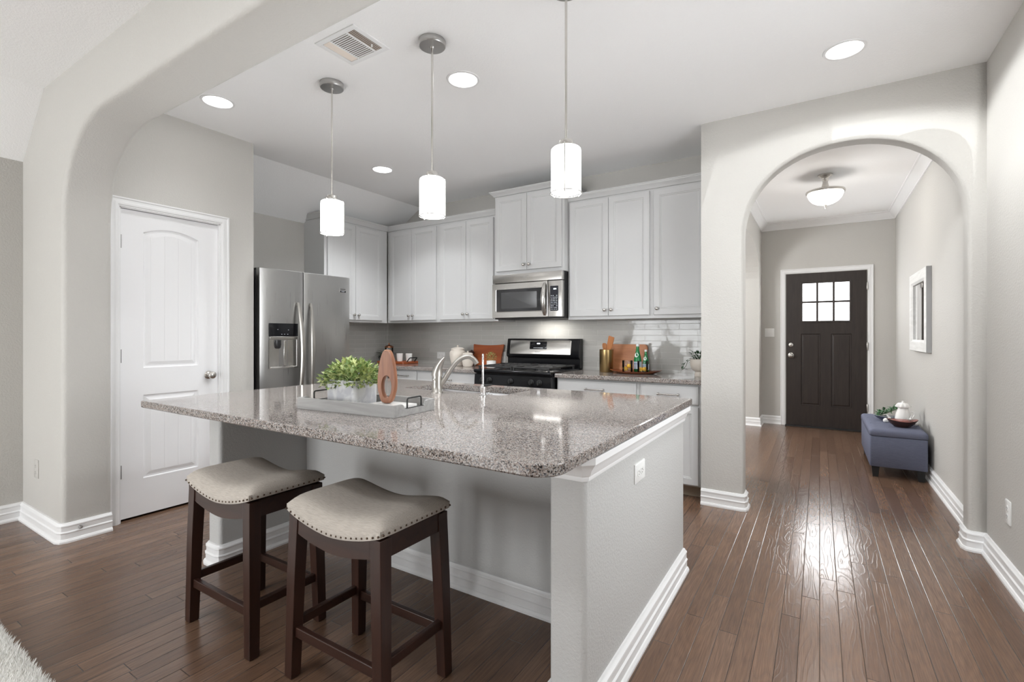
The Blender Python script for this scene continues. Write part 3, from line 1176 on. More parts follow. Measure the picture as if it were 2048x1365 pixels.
IZ = 0.89
SX0, SX1, SY0, SY1 = -2.205, -1.465, 2.215, 2.555
isl = rrect(-2.895, -0.562, 1.075, 2.66, [0.012, 0.085, 0.012, 0.012], 8)
counter('countertop', isl, CZ, IZ, 'large speckled granite island top with overhang above the stools', holes=[rrect(SX0, SX1, SY0, SY1, 0.03, 5)])
counter('countertop', [(-1.925, 3.735), (-0.729, 3.735), (-0.729, YB - 0.009), (-1.925, YB - 0.009)], CZ, IZ,
        'short granite counter along the tiles past the range holding bottles and crock')
counter('countertop', [(-3.945, 3.735), (-2.765, 3.735), (-2.765, YB - 0.009), (XL + 0.009, YB - 0.009), (XL + 0.009, 3.125), (-3.945, 3.125)], CZ, IZ,
        'corner granite counter holding canisters and tray between fridge and range')

# ------------------------------------------------------------------ island base
t = thing('kitchen_island', 'pale painted island base with thick end walls and white mouldings under the granite', 'kitchen island', (-1.69, 1.36, 0))


def endwall(bm, x0_, x1_, y0_, y1_, z1_, r=0.02):
    lp = rrect(x0_, x1_, y0_, y1_, [r, r, 0.004, 0.004], 6)
    rings(bm, [[(x, y, z) for x, y in lp] for z in (0, z1_)])


bm = bm_new()
endwall(bm, -0.725, -0.600, 1.365, 2.62, CZ)
obj('end_wall', bm, M_island, t, smooth=50)
bm = bm_new()
endwall(bm, -2.785, -2.668, 1.345, 2.62, CZ)
obj('end_wall', bm, M_island, t, smooth=50)
bm = bm_new()
box(bm, -2.668, -0.725, 1.86, 1.95, 0, CZ)
obj('knee_wall', bm, M_island, t, smooth=0)
bm = bm_new()
box(bm, -2.66, SX0 - 0.03, 1.95, 2.62, 0.0, CZ - 0.002)
box(bm, SX1 + 0.03, -0.73, 1.95, 2.62, 0.0, CZ - 0.002)
box(bm, SX0 - 0.03, SX1 + 0.03, 1.95, 2.62, 0.0, 0.62)
obj('cabinet_box', bm, M_cab, t, smooth=0)
bm = bm_new()
sweep(bm, [(-0.600, 2.62), (-0.600, 1.385), (-0.606, 1.371), (-0.620, 1.365), (-0.705, 1.365), (-0.719, 1.371), (-0.725, 1.385), (-0.725, 1.86), (-2.668, 1.86), (-2.668, 1.365), (-2.674, 1.351), (-2.688, 1.345), (-2.765, 1.345), (-2.779, 1.351), (-2.785, 1.365), (-2.785, 2.62)], BASE, 1)
obj('baseboard', bm, M_trim, t, smooth=30)
UNDER = [(0, 0), (0.008, 0.0), (0.010, 0.008), (0.010, 0.014), (0.016, 0.020), (0.020, 0.034), (0.032, 0.052), (0.036, 0.056), (0.036, 0.078), (0, 0.078)]
bm = bm_new()
sweep(bm, [(-0.600, 2.62), (-0.600, 1.375), (-0.610, 1.365), (-0.725, 1.365)], UNDER, 1, CZ - 0.079)
obj('under_counter_moulding', bm, M_trim, t, smooth=30)

# ------------------------------------------------------------------ sink and taps
t = thing('sink', 'double bowl stainless steel sink set under the island granite', 'sink', ((SX0 + SX1) / 2, (SY0 + SY1) / 2, 0.66))


def bowl(bm, x0_, x1_, y0_, y1_, zt, zb):
    def lp(o, z, r):
        return [(x, y, z) for x, y in rrect(x0_ + o, x1_ - o, y0_ + o, y1_ - o, r, 5)]
    rings(bm, [lp(-0.012, zt, 0.04), lp(0, zt, 0.04), lp(0.004, zt - 0.01, 0.04), lp(0.012, zb + 0.04, 0.045), lp(0.05, zb, 0.02)], False, True)


bm = bm_new()
bowl(bm, SX0 - 0.006, -1.83, SY0 - 0.006, SY1 + 0.006, CZ - 0.001, 0.66)
obj('basin', bm, M_sinksteel, t, smooth=50)
bm = bm_new()
bowl(bm, -1.80, SX1 + 0.006, SY0 - 0.006, SY1 + 0.006, CZ - 0.001, 0.66)
obj('basin', bm, M_sinksteel, t, smooth=50)

FXc, FYc = -1.857, 2.135
t = thing('kitchen_faucet', 'brushed nickel island faucet with curved spout and upright lever', 'faucet', (FXc, FYc, IZ))
bm = bm_new()
lathe(bm, [(0.034, 0.0), (0.034, 0.005), (0.029, 0.010), (0.028, 0.05), (0.0275, 0.092), (0.0265, 0.098)], FXc, FYc, IZ, 28)
obj('body', bm, M_faucet, t, smooth=50)
bm = bm_new()
pts, rr = [], []
for k in range(12):
    s = k / 11
    pts.append((FXc + 0.058 * s ** 2.0, FYc, IZ + 0.098 + 0.108 * s))
    rr.append(0.0275 * (1 - s) ** 0.8 + 0.006)
tube(bm, pts, rr, 16)
obj('lever', bm, M_faucet, t, smooth=60)
bm = bm_new()
pts = []
ctrl = [(0.01, 0.035), (0.045, 0.065), (0.085, 0.115), (0.12, 0.158), (0.16, 0.192), (0.20, 0.209), (0.238, 0.210), (0.265, 0.196), (0.283, 0.174)]
for k, (a, b) in enumerate(ctrl):
    yy = FYc + 0.14 * (a / 0.283)
    pts.append(((FXc + a) * yy / FYc, yy, 1.22 - (1.22 - IZ - b) * yy / FYc))
rr = [0.015, 0.0155, 0.0145, 0.014, 0.0135, 0.0135, 0.0135, 0.014, 0.0155]


def smoothpath(pts, rad, n=6):
    P = [Vector(p) for p in pts]
    out, ro = [], []
    for i in range(len(P) - 1):
        p0, p1, p2, p3 = P[max(i - 1, 0)], P[i], P[i + 1], P[min(i + 2, len(P) - 1)]
        for k in range(n):
            u = k / n
            out.append(0.5 * ((2 * p1) + (p2 - p0) * u + (2 * p0 - 5 * p1 + 4 * p2 - p3) * u * u + (3 * p1 - p0 - 3 * p2 + p3) * u ** 3))
            ro.append(rad[i] + (rad[i + 1] - rad[i]) * u)
    out.append(P[-1])
    ro.append(rad[-1])
    return out, ro


p_, r_ = smoothpath(pts, rr)
tube(bm, p_, r_, 16)
obj('spout', bm, M_faucet, t, smooth=60)
bm = bm_new()
lathe(bm, [(0.006, 0.0), (0.006, -0.006), (0.001, -0.008)], FXc + 0.004, FYc - 0.0275, IZ + 0.078, 10, axis='y')
obj('index_button', bm, M_chrome, t)

RX, RY = -1.537, 2.14
t = thing('filtered_water_tap', 'slim tall chrome water tap with black lever beside the main faucet', 'faucet', (RX, RY, IZ))
bm = bm_new()
lathe(bm, [(0.022, 0.0), (0.022, 0.004), (0.016, 0.008), (0.015, 0.040), (0.017, 0.046), (0.013, 0.060), (0.008, 0.064)], RX, RY, IZ, 20)
obj('body', bm, M_chrome, t, smooth=50)
bm = bm_new()
dv = Vector((RX, RY)).normalized()
pts = [(RX, RY, IZ + 0.06), (RX, RY, IZ + 0.12), (RX, RY, IZ + 0.17)]
for k in range(1, 9):
    a = PI * k / 8 * 0.9
    rr_ = 0.024
    pts.append((RX + dv.x * rr_ * (1 - math.cos(a)), RY + dv.y * rr_ * (1 - math.cos(a)), IZ + 0.17 + 0.055 * math.sin(a)))
tube(bm, pts, [0.0058] * len(pts), 12)
obj('spout', bm, M_chrome, t, smooth=60)
bm = bm_new()
tube(bm, [(RX, RY, IZ + 0.058), (RX + 0.03, RY - 0.004, IZ + 0.060), (RX + 0.066, RY - 0.008, IZ + 0.066)], [0.006, 0.005, 0.003], 8)
obj('lever', bm, M_blackmat, t, smooth=60)

# ------------------------------------------------------------------ refrigerator
FR = -3.775
t = thing('refrigerator', 'stainless side by side refrigerator with ice dispenser next to the pantry wall', 'refrigerator', (FR, 2.65, 0))
FY0, FY1, FS, FZ = 2.218, 3.098, 2.607, 1.765
bm = bm_new()
box(bm, -4.53, FR - 0.075, FY0 + 0.004, FY1 - 0.004, 0.02, FZ - 0.015)
obj('cabinet', bm, M_darkside, t, bevel=0.004)
bm = bm_new()
box(bm, FR - 0.075, FR - 0.062, FY0 + 0.01, FY1 - 0.01, 0.06, FZ - 0.02)
obj('gasket', bm, M_gasket, t)
bm = bm_new()
box(bm, FR - 0.14, FR - 0.085, FY0 + 0.01, FY0 + 0.075, FZ - 0.016, FZ + 0.004)
obj('hinge_cover', bm, M_blackmat, t, bevel=0.004)


def fridge_door(name, y0_, y1_):
    """gently crowned door front, facing +x"""
    bm = bm_new()
    n = 14
    pr = []
    for k in range(n + 1):
        u = -1 + 2 * k / n
        pr.append((FR - 0.010 + 0.012 * (1 - u * u) - (0.004 if k in (0, n) else 0), y0_ + (y1_ - y0_) * k / n))
    poly = [(FR - 0.060, y0_), *pr, (FR - 0.060, y1_)]
    loops = []
    for (z, o) in ((0.06, 0.004), (0.064, 0), (FZ - 0.004, 0), (FZ, 0.004)):
        loops.append([(x - (o if i not in (0, len(poly) - 1) else 0), y, z) for i, (x, y) in enumerate(poly)])
    rings(bm, loops)
    return obj(name, bm, M_steelz, t, smooth=30)


dl = fridge_door('door', FY0, FS - 0.004)
dr = fridge_door('door', FS + 0.004, FY1)
for d, y in ((dl, FS - 0.048), (dr, FS + 0.046)):
    bm = bm_new()
    loops = []
    for k in range(21):
        s = k / 20
        z = 0.62 + (1.500 - 0.62) * s
        bow = math.sin(PI * s)
        xx = FR + 0.010 + 0.055 * bow ** 0.7
        w = 0.010 + 0.010 * min(1, 3 * min(s, 1 - s))
        yy = y + (0.016 if d is dr else -0.016) * (1 - bow)
        loops.append([(xx - 0.006, yy - w, z), (xx + 0.005, yy - w * 0.7, z), (xx + 0.007, yy, z), (xx + 0.005, yy + w * 0.7, z), (xx - 0.006, yy + w, z)])
    rings(bm, loops)
    for z in (0.64, 1.485):
        box(bm, FR - 0.002, FR + 0.018, y - 0.008 + (0.014 if d is dr else -0.014), y + 0.008 + (0.014 if d is dr else -0.014), z - 0.014, z + 0.012)
    obj('handle', bm, M_faucet, d, smooth=40)
# dispenser
D0, D1 = 2.287, 2.545
bm = bm_new()
rbox(bm, FR - 0.002, FR + 0.006, D0, D1, 1.210, 1.318, 0.002, 0.001)
dp = obj('dispenser_panel', bm, M_black, dl, smooth=30)
bm = bm_new()
box(bm, FR + 0.0005, FR + 0.010, D0 + 0.004, D1 - 0.004, 1.186, 1.209)
obj('dispenser_shelf', bm, M_steelx, dl, bevel=0.003)
bm = bm_new()
# alcove: surround ring and dished back
loops = []
for (o, x) in ((0.0, FR + 0.0005), (0.0, FR + 0.006), (0.010, FR + 0.006), (0.014, FR + 0.0015)):
    loops.append([(x, D0 + o, 0.945 + o), (x, D1 - o, 0.945 + o), (x, D1 - o, 1.184 - o * 0.2), (x, D0 + o, 1.184 - o * 0.2)])
rings(bm, loops, False, True)
obj('dispenser_bay', bm, M_steelx, dl, smooth=30)
bm = bm_new()
lathe(bm, [(0.030, 0.07), (0.030, 0.03), (0.024, 0.005), (0.016, 0.0)], FR + 0.004, D0 + 0.075, 1.110, 16, sx=0.45)
obj('chute', bm, M_glassblk, dl, smooth=50)
bm = bm_new()
box(bm, FR + 0.003, FR + 0.011, D0 + 0.125, D0 + 0.150, 0.965, 1.175)
obj('paddle', bm, M_steelx, dl, bevel=0.003)
for (yy, zz) in ((0.105, 1.226), (0.130, 1.226), (0.158, 1.226), (0.07, 1.265), (0.165, 1.262)):
    bm = bm_new()
    box(bm, FR + 0.0058, FR + 0.0066, D0 + yy, D0 + yy + 0.008, zz, zz + 0.003)
    obj('indicator', bm, M_inkw, dl, smooth=0)
bm = bm_new()
rbox(bm, FR - 0.006, FR + 0.004, 2.975, 3.045, 1.618, 1.660, 0.002, 0.001)
bd = obj('badge', bm, M_satin, dr)
bm = bm_new()
box(bm, FR + 0.0036, FR + 0.0046, 2.978, 3.042, 1.620, 1.634)
obj('badge_band', bm, M_black, dr)
text('lettering', 'FRIGIDAIRE', 0.011, M_ink, dr, (0.0045, 3.010 - 2.65, 1.648), (PI / 2, 0, PI / 2))
text('lettering', 'GALLERY', 0.009, M_inkw, dr, (0.005, 3.010 - 2.65, 1.627), (PI / 2, 0, PI / 2))

# ------------------------------------------------------------------ microwave
MX0, MX1, MY, MZ0, MZ1 = -2.712, -1.950, 3.93, 1.387, 1.803
t = thing('microwave', 'stainless over-the-range microwave under the raised cabinet', 'microwave', ((MX0 + MX1) / 2, MY, MZ0))
bm = bm_new()
box(bm, MX0 + 0.004, MX1, MY + 0.045, YB - 0.012, MZ0 - 0.012, MZ1)
obj('housing', bm, M_blackmat, t, bevel=0.003)
bm = bm_new()
rbox(bm, MX0, MX1, MY, MY + 0.05, 1.722, MZ1, 0.012, 0.003)
vt = obj('vent_grille', bm, M_steelx, t, smooth=40)
bm = bm_new()
box(bm, -2.372, -2.345, MY - 0.0008, MY + 0.001, 1.772, 1.776)
box(bm, -2.330, -2.300, MY - 0.0008, MY + 0.001, 1.774, 1.778)
box(bm, -2.352, -2.322, MY - 0.0008, MY + 0.001, 1.757, 1.763)
obj('logo_mark', bm, M_satin, vt)
SPL = -2.098
bm = bm_new()
WX0, WX1, WZ0, WZ1 = -2.668, -2.142, 1.440, 1.665
lo = [[(x, MY + 0.05, z) for x, z in rrect(MX0, SPL - 0.002, MZ0, 1.716, 0.008, 4)],
      [(x, MY + 0.003, z) for x, z in rrect(MX0, SPL - 0.002, MZ0, 1.716, 0.008, 4)],
      [(x, MY, z) for x, z in rrect(MX0 + 0.003, SPL - 0.005, MZ0 + 0.003, 1.713, 0.006, 4)],
      [(x, MY, z) for x, z in rrect(WX0, WX1, WZ0, WZ1, 0.016, 4)],
      [(x, MY - 0.003, z) for x, z in rrect(WX0 + 0.002, WX1 - 0.002, WZ0 + 0.002, WZ1 - 0.002, 0.015, 4)],
      [(x, MY - 0.002, z) for x, z in rrect(WX0 + 0.006, WX1 - 0.006, WZ0 + 0.006, WZ1 - 0.006, 0.012, 4)],
      [(x, MY + 0.004, z) for x, z in rrect(WX0 + 0.008, WX1 - 0.008, WZ0 + 0.008, WZ1 - 0.008, 0.012, 4)]]
rings(bm, lo)
md = obj('door', bm, M_steelx, t, smooth=30)
bm = bm_new()
rings(bm, [[(x, MY + 0.0035, z) for x, z in rrect(WX0 + 0.007, WX1 - 0.007, WZ0 + 0.007, WZ1 - 0.007, 0.012, 4)],
           [(x, MY + 0.0015, z) for x, z in rrect(WX0 + 0.008, WX1 - 0.008, WZ0 + 0.008, WZ1 - 0.008, 0.012, 4)]])
obj('window', bm, M_glassblk, md)
bm = bm_new()
rings(bm, [[(x, MY + 0.0014, z) for x, z in rrect(WX0 + 0.06, WX1 - 0.07, WZ0 + 0.035, WZ1 - 0.035, 0.008, 4)],
           [(x, MY + 0.0010, z) for x, z in rrect(WX0 + 0.061, WX1 - 0.071, WZ0 + 0.036, WZ1 - 0.036, 0.008, 4)]])
M_mesh = mat('oven_screen', (0.055, 0.055, 0.056), 0.25)
obj('window_screen', bm, M_mesh, md)
bm = bm_new()
loops = []
for k in range(17):
    s = k / 16
    z = 1.400 + (1.700 - 1.400) * s
    bow = math.sin(PI * s)
    y = MY - 0.006 - 0.042 * bow ** 0.8
    w = 0.013 + 0.012 * bow
    loops.append([(SPL - 0.03 - w, y + 0.006, z), (SPL - 0.03 - w * 0.6, y - 0.003, z), (SPL - 0.03, y - 0.006, z), (SPL - 0.03 + w * 0.6, y - 0.003, z), (SPL - 0.03 + w, y + 0.006, z), (SPL - 0.03, y + 0.010, z)])
rings(bm, loops)
obj('handle', bm, M_steelx, md, smooth=50)
bm = bm_new()
rbox(bm, SPL + 0.002, MX1, MY, MY + 0.05, MZ0, 1.716, 0.010, 0.003)
cp = obj('control_panel', bm, M_steelx, t, smooth=40)
bm = bm_new()
KX0, KX1, KZ0, KZ1 = -2.072, -1.988, 1.440, 1.668
rings(bm, [[(x, MY + 0.001, z) for x, z in rrect(KX0, KX1, KZ0, KZ1, 0.006, 3)], [(x, MY - 0.002, z) for x, z in rrect(KX0 + 0.001, KX1 - 0.001, KZ0 + 0.001, KZ1 - 0.001, 0.006, 3)]])
kp = obj('keypad', bm, mat('keypad_black', (0.015, 0.016, 0.022), 0.15), t)
bm = bm_new()
for r in range(9):
    for c in range(4):
        if random.random() < 0.92:
            a = KX0 + 0.009 + c * 0.018
            z = KZ0 + 0.012 + r * 0.0155
            box(bm, a, a + random.uniform(0.006, 0.012), MY - 0.0026, MY - 0.0019, z, z + 0.0055)
obj('key_legends', bm, M_inkw, kp, smooth=0)
bm = bm_new()
for k in range(3):
    box(bm, -2.036 + k * 0.010, -2.030 + k * 0.010, MY - 0.0026, MY - 0.0019, 1.634, 1.645)
obj('clock_digits', bm, M_digit, kp, smooth=0)
area('microwave_task_light', (-2.25, 4.20, 1.370), (0, 0, 0), 0.30, 0.06, 1.6, (1.0, 0.97, 0.92)).parent = None

# ------------------------------------------------------------------ gas range
GX0, GX1, GY = -2.752, -1.938, 3.70
t = thing('gas_range', 'black gas range with stainless backguard between the granite counters', 'stove', ((GX0 + GX1) / 2, GY, 0))
bm = bm_new()
box(bm, GX0, GX1, GY + 0.03, YB - 0.02, 0.02, 0.895)
obj('body', bm, M_black, t, bevel=0.003)
bm = bm_new()
rbox(bm, GX0 + 0.01, GX1 - 0.01, GY - 0.005, GY + 0.04, 0.16, 0.74, 0.01, 0.003)
od = obj('oven_door', bm, M_black, t, smooth=40)
bm = bm_new()
tube(bm, [(GX0 + 0.08, GY - 0.045, 0.71), (GX1 - 0.08, GY - 0.045, 0.71)], 0.012, 12)
for x in (GX0 + 0.1, GX1 - 0.1):
    box(bm, x - 0.01, x + 0.01, GY - 0.045, GY - 0.002, 0.70, 0.72)
obj('handle', bm, M_black, od)
bm = bm_new()
rbox(bm, GX0 + 0.01, GX1 - 0.01, GY - 0.003, GY + 0.04, 0.03, 0.15, 0.01, 0.003)
obj('storage_drawer', bm, M_black, t, smooth=40)
bm = bm_new()
prism(bm, [(GY + 0.03, 0.752), (GY - 0.012, 0.752), (GY - 0.002, 0.858), (GY + 0.03, 0.858)], 'x', GX0, GX1)
obj('control_panel', bm, M_black, t, bevel=0.004)
bm = bm_new()
rbox(bm, GX0 - 0.002, GX1 + 0.002, GY - 0.022, YB - 0.09, 0.868, 0.902, 0.012, 0.010)
obj('cooktop', bm, M_black, t, smooth=50)
for x in (-2.655, -2.575, -2.345, -2.130, -2.050):
    bm = bm_new()
    lathe(bm, [(0.026, 0.0), (0.026, -0.006), (0.021, -0.010), (0.019, -0.026), (0.016, -0.030)], x, GY - 0.006, 0.806, 18, axis='y')
    box(bm, x - 0.005, x + 0.005, GY - 0.046, GY - 0.014, 0.786, 0.827)
    obj('knob', bm, M_blackmat, t, smooth=40, bevel=0.002)
for (gx, gy) in ((-2.58, 3.86), (-2.12, 3.86), (-2.58, 4.12), (-2.12, 4.12)):
    bm = bm_new()
    lathe(bm, [(0.055, 0.0), (0.05, 0.008), (0.034, 0.010), (0.034, 0.018), (0.028, 0.022)], gx, gy, 0.902, 22)
    obj('burner', bm, M_iron, t, smooth=40)
for k in (0, 1):
    a, b = (GX0 + 0.03, -2.349) if k == 0 else (-2.341, GX1 - 0.03)
    bm = bm_new()
    zt = 0.936
    for y in (GY + 0.02, 3.99, YB - 0.13):
        box(bm, a, b, y - 0.006, y + 0.006, zt - 0.012, zt)
    for x in (a + 0.006, (a + b) / 2, b - 0.006):
        box(bm, x - 0.006, x + 0.006, GY + 0.02, YB - 0.13, zt - 0.012, zt)
    for y in (3.86, 4.12):
        box(bm, a + 0.04, b - 0.04, y - 0.005, y + 0.005, zt - 0.010, zt + 0.001)
        for s in (-1, 1):
            m_ = (a + b) / 2
            prism(bm, [(m_ - 0.10 - 0.004, y + s * 0.09), (m_ - 0.10 + 0.006, y + s * 0.095), (m_ + 0.104, y - s * 0.09), (m_ + 0.094, y - s * 0.095)], 'z', zt - 0.010, zt + 0.0005)
    for x in (a + 0.01, b - 0.01):
        for y in (GY + 0.025, YB - 0.135):
            box(bm, x - 0.008, x + 0.008, y - 0.008, y + 0.008, 0.901, zt - 0.01)
    obj('grate', bm, M_iron, t, smooth=0, bevel=0.002)
# backguard
bm = bm_new()
prism(bm, [(YB - 0.085, 0.895), (YB - 0.085, 0.990), (YB - 0.105, 1.003), (YB - 0.112, 1.020), (YB - 0.085, 1.178), (YB - 0.075, 1.185), (YB - 0.012, 1.185), (YB - 0.012, 0.895)], 'x', GX0, GX1 + 0.004)
obj('backguard', bm, M_black, t, bevel=0.004)


def tilt(x0_, x1_, s0, s1, off, r=0.008):
    """a plate on the sloping backguard face: s from 0 (z=1.02) to 1 (z=1.178)"""
    out = []
    for x, s in rrect(x0_, x1_, s0 * 0.158, s1 * 0.158, r, 3):
        q = s / 0.158
        out.append((x, YB - 0.112 + 0.027 * q - off, 1.020 + 0.158 * q))
    return out


bm = bm_new()
rings(bm, [tilt(-2.712, -2.020, 0.06, 0.94, -0.001), tilt(-2.712, -2.020, 0.06, 0.94, 0.002), tilt(-2.710, -2.022, 0.075, 0.925, 0.003)])
pn = obj('panel', bm, M_steelx, t, smooth=40)
bm = bm_new()
rings(bm, [tilt(-2.478, -2.282, 0.37, 0.86, 0.0025, 0.006), tilt(-2.474, -2.286, 0.39, 0.84, 0.0045, 0.005)])
ds = obj('display', bm, M_black, t)
bm = bm_new()
for (x, w, s, h) in ((-2.395, 0.034, 0.70, 0.07),):
    rings(bm, [tilt(x, x + w, s, s + h, 0.0042, 0.001), tilt(x, x + w, s, s + h, 0.0052, 0.001)])
obj('clock_digits', bm, M_digit, ds)
bm = bm_new()
for k in range(7):
    x = -2.43 + k * 0.0155
    rings(bm, [tilt(x, x + 0.009, 0.45, 0.48, 0.0042, 0.0005), tilt(x, x + 0.009, 0.45, 0.48, 0.0050, 0.0005)])
obj('key_legends', bm, M_inkw, ds)
bm = bm_new()
for k in range(6):
    x = -2.412 + k * 0.010
    rings(bm, [tilt(x, x + 0.006, 0.185, 0.185 + (0.075 if k == 0 else 0.05), 0.0025, 0.0004), tilt(x, x + 0.006, 0.185, 0.185 + (0.075 if k == 0 else 0.05), 0.0035, 0.0004)])
obj('logo_mark', bm, M_satin, pn)

# ------------------------------------------------------------------ bar stools


def make_stool(label):
    """local origin on the floor under the seat centre; seat long side along x"""
    t = thing('bar_stool', label, 'stool', group='backless saddle stools')
    SW, SD = 0.245, 0.170

    def zb(x):
        return 0.553 + 0.046 * (abs(x) / SW) ** 1.7
    bm = bm_new()
    # upholstered saddle: rows across the depth, columns along x
    NX, NY = 24, 14
    grid_t, grid_b = [], []

    def corner(x, y):
        return x, y
    for j in range(NY + 1):
        v = -1 + 2 * j / NY
        rt, rb = [], []
        for i in range(NX + 1):
            u = -1 + 2 * i / NX
            x = SW * u
            y = SD * v
            # soften the outline corners a little
            k = 1 - 0.03 * (abs(u) ** 6) * (abs(v) ** 6)
            th = 0.050 * (1 - abs(u) ** 6) ** 0.5 * (1 - abs(v) ** 5) ** 0.5 + 0.020
            z0_ = zb(x)
            rt.append(bm.verts.new((x * k, y * k, z0_ + th)))
        grid_t.append(rt)
    for j in range(NY):
        for i in range(NX):
            bm.faces.new((grid_t[j][i], grid_t[j][i + 1], grid_t[j + 1][i + 1], grid_t[j + 1][i]))
    ring = [grid_t[0][i] for i in range(NX + 1)] + [grid_t[j][NX] for j in range(1, NY + 1)] + [grid_t[NY][i] for i in range(NX - 1, -1, -1)] + [grid_t[j][0] for j in range(NY - 1, 0, -1)]
    low = [bm.verts.new((v.co.x * 0.995, v.co.y * 0.995, zb(v.co.x))) for v in ring]
    n = len(ring)
    for i in range(n):
        bm.faces.new((ring[i], low[i], low[(i + 1) % n], ring[(i + 1) % n]))
    bm.faces.new(low)
    seat = obj('seat', bm, M_linen, t, world=False, smooth=70)
    # nail heads
    bm = bm_new()
    NAILS = []
    for k in range(20):
        x = -SW + 0.012 + (2 * SW - 0.024) * k / 19
        for s in (-1, 1):
            NAILS.append((x, s * (SD + 0.0005), zb(x) + 0.009, 'y', s))
    for k in range(14):
        y = -SD + 0.012 + (2 * SD - 0.024) * k / 13
        for s in (-1, 1):
            NAILS.append((s * (SW + 0.0005), y, zb(SW) + 0.009, 'x', s))
    for (x, y, z, ax, s) in NAILS:
        lathe(bm, [(0.0035, -0.003 * s), (0.0035, 0.0), (0.0024, 0.0014 * s), (0.0006, 0.0019 * s)], x, y, z, 8, axis=ax)
    obj('nailhead_trim', bm, mat('antique_nail', (0.10, 0.07, 0.05), 0.35, 0.9) if 'antique_nail' not in bpy.data.materials else bpy.data.materials['antique_nail'], seat, world=False, smooth=60)
    # legs
    for sx in (-1, 1):
        for sy in (-1, 1):
            bm = bm_new()
            tx, ty = sx * 0.208, sy * 0.136
            fx_, fy_ = sx * 0.228, sy * 0.148
            a, b = 0.0225, 0.0195
            zt = zb(0.208) - 0.002
            loops = []
            for (cx_, cy_, h_, z) in ((fx_, fy_, b - 0.003, 0.0), (fx_, fy_, b, 0.004), (tx + (fx_ - tx) * 0.45, ty + (fy_ - ty) * 0.45, a, 0.36), (tx, ty, a + 0.001, zt - 0.02), (tx, ty, a + 0.001, zt)):
                loops.append([(cx_ - h_, cy_ - h_, z), (cx_ + h_, cy_ - h_, z), (cx_ + h_, cy_ + h_, z), (cx_ - h_, cy_ + h_, z)])
            rings(bm, loops)
            obj('leg', bm, M_espresso, t, world=False, smooth=0, bevel=0.002)
    # aprons: curved along x, straight along y
    for sy in (-1, 1):
        bm = bm_new()
        y0_, y1_ = sy * 0.146 - 0.010, sy * 0.146 + 0.010
        top, bot = [], []
        for k in range(17):
            x = -0.19 + 0.38 * k / 16
            top.append((x, zb(x) - 0.001))
            bot.append((x, zb(x) - 0.062))
        prism(bm, top + bot[::-1], 'y', y0_, y1_)
        obj('apron', bm, M_espressox, t, world=False, smooth=30)
    for sx in (-1, 1):
        bm = bm_new()
        box(bm, sx * 0.218 - 0.010, sx * 0.218 + 0.010, -0.12, 0.12, zb(0.218) - 0.068, zb(0.218) - 0.002)
        obj('apron', bm, M_espressox, t, world=False, smooth=0, bevel=0.002)
    for sy in (-1, 1):
        bm = bm_new()
        box(bm, -0.21, 0.21, sy * 0.1445 - 0.010, sy * 0.1445 + 0.010, 0.148, 0.184)
        obj('stretcher', bm, M_espressox, t, world=False, smooth=0, bevel=0.003)
    for sx in (-1, 1):
        bm = bm_new()
        box(bm, sx * 0.222 - 0.010, sx * 0.222 + 0.010, -0.13, 0.13, 0.172, 0.206)
        obj('stretcher', bm, M_espressox, t, world=False, smooth=0, bevel=0.003)
    return t


st1 = make_stool('grey linen saddle stool with dark legs, nearer the white pantry door')
st1.location = (-2.043, 1.180, 0)
dup(st1, (-1.369, 1.205, 0), 'grey linen saddle stool with dark legs, nearer the island outlet end wall', 0.0, 'backless saddle stools')

# ------------------------------------------------------------------ pendant lamps


def make_pendant(x, y, label, ztop=ZC):
    t = thing('pendant_lamp', label, 'pendant lamp', (x, y, ztop), 0, 'pendant lamps over the island')
    bm = bm_new()
    lathe(bm, [(0.068, 0.0), (0.070, -0.004), (0.070, -0.026), (0.066, -0.031), (0.012, -0.033), (0.008, -0.040)], 0, 0, 0, 36)
    obj('canopy', bm, M_satin, t, world=False, smooth=40)
    bm = bm_new()
    tube(bm, [(0, 0, -0.03), (0, 0, -0.685)], 0.0055, 10)
    obj('rod', bm, M_nickel, t, world=False, smooth=60)
    bm = bm_new()
    lathe(bm, [(0.010, -0.680), (0.028, -0.683), (0.030, -0.686), (0.030, -0.706), (0.046, -0.708), (0.047, -0.713), (0.030, -0.714)], 0, 0, 0, 28)
    cap = obj('cap', bm, M_nickel, t, world=False, smooth=40)
    bm = bm_new()
    for k in range(3):
        a = 2 * PI * k / 3 + 0.9
        c_, s_ = math.cos(a), math.sin(a)
        tube(bm, [(0.04 * c_, 0.04 * s_, -0.710), (0.066 * c_, 0.066 * s_, -0.712), (0.069 * c_, 0.069 * s_, -0.722), (0.069 * c_, 0.069 * s_, -0.912), (0.060 * c_, 0.060 * s_, -0.921)], 0.0026, 6)
    lp = [(0.0685 * math.cos(2 * PI * k / 36), 0.0685 * math.sin(2 * PI * k / 36), -0.912) for k in range(37)]
    tube(bm, lp, 0.0022, 6, False)
    obj('shade_holder', bm, M_nickel, t, world=False, smooth=60)
    bm = bm_new()
    lathe(bm, [(0.034, -0.7145), (0.058, -0.716), (0.064, -0.722), (0.065, -0.732), (0.065, -0.905), (0.062, -0.908), (0.058, -0.906), (0.058, -0.724)], 0, 0, 0, 36, False, False)
    obj('shade', bm, M_shade, t, world=False, smooth=40)
    bm = bm_new()
    lathe(bm, [(0.004, -0.900), (0.020, -0.890), (0.028, -0.865), (0.028, -0.845), (0.016, -0.80), (0.013, -0.74)], 0, 0, 0, 20)
    obj('bulb', bm, M_shade, t, world=False, smooth=60)
    return t


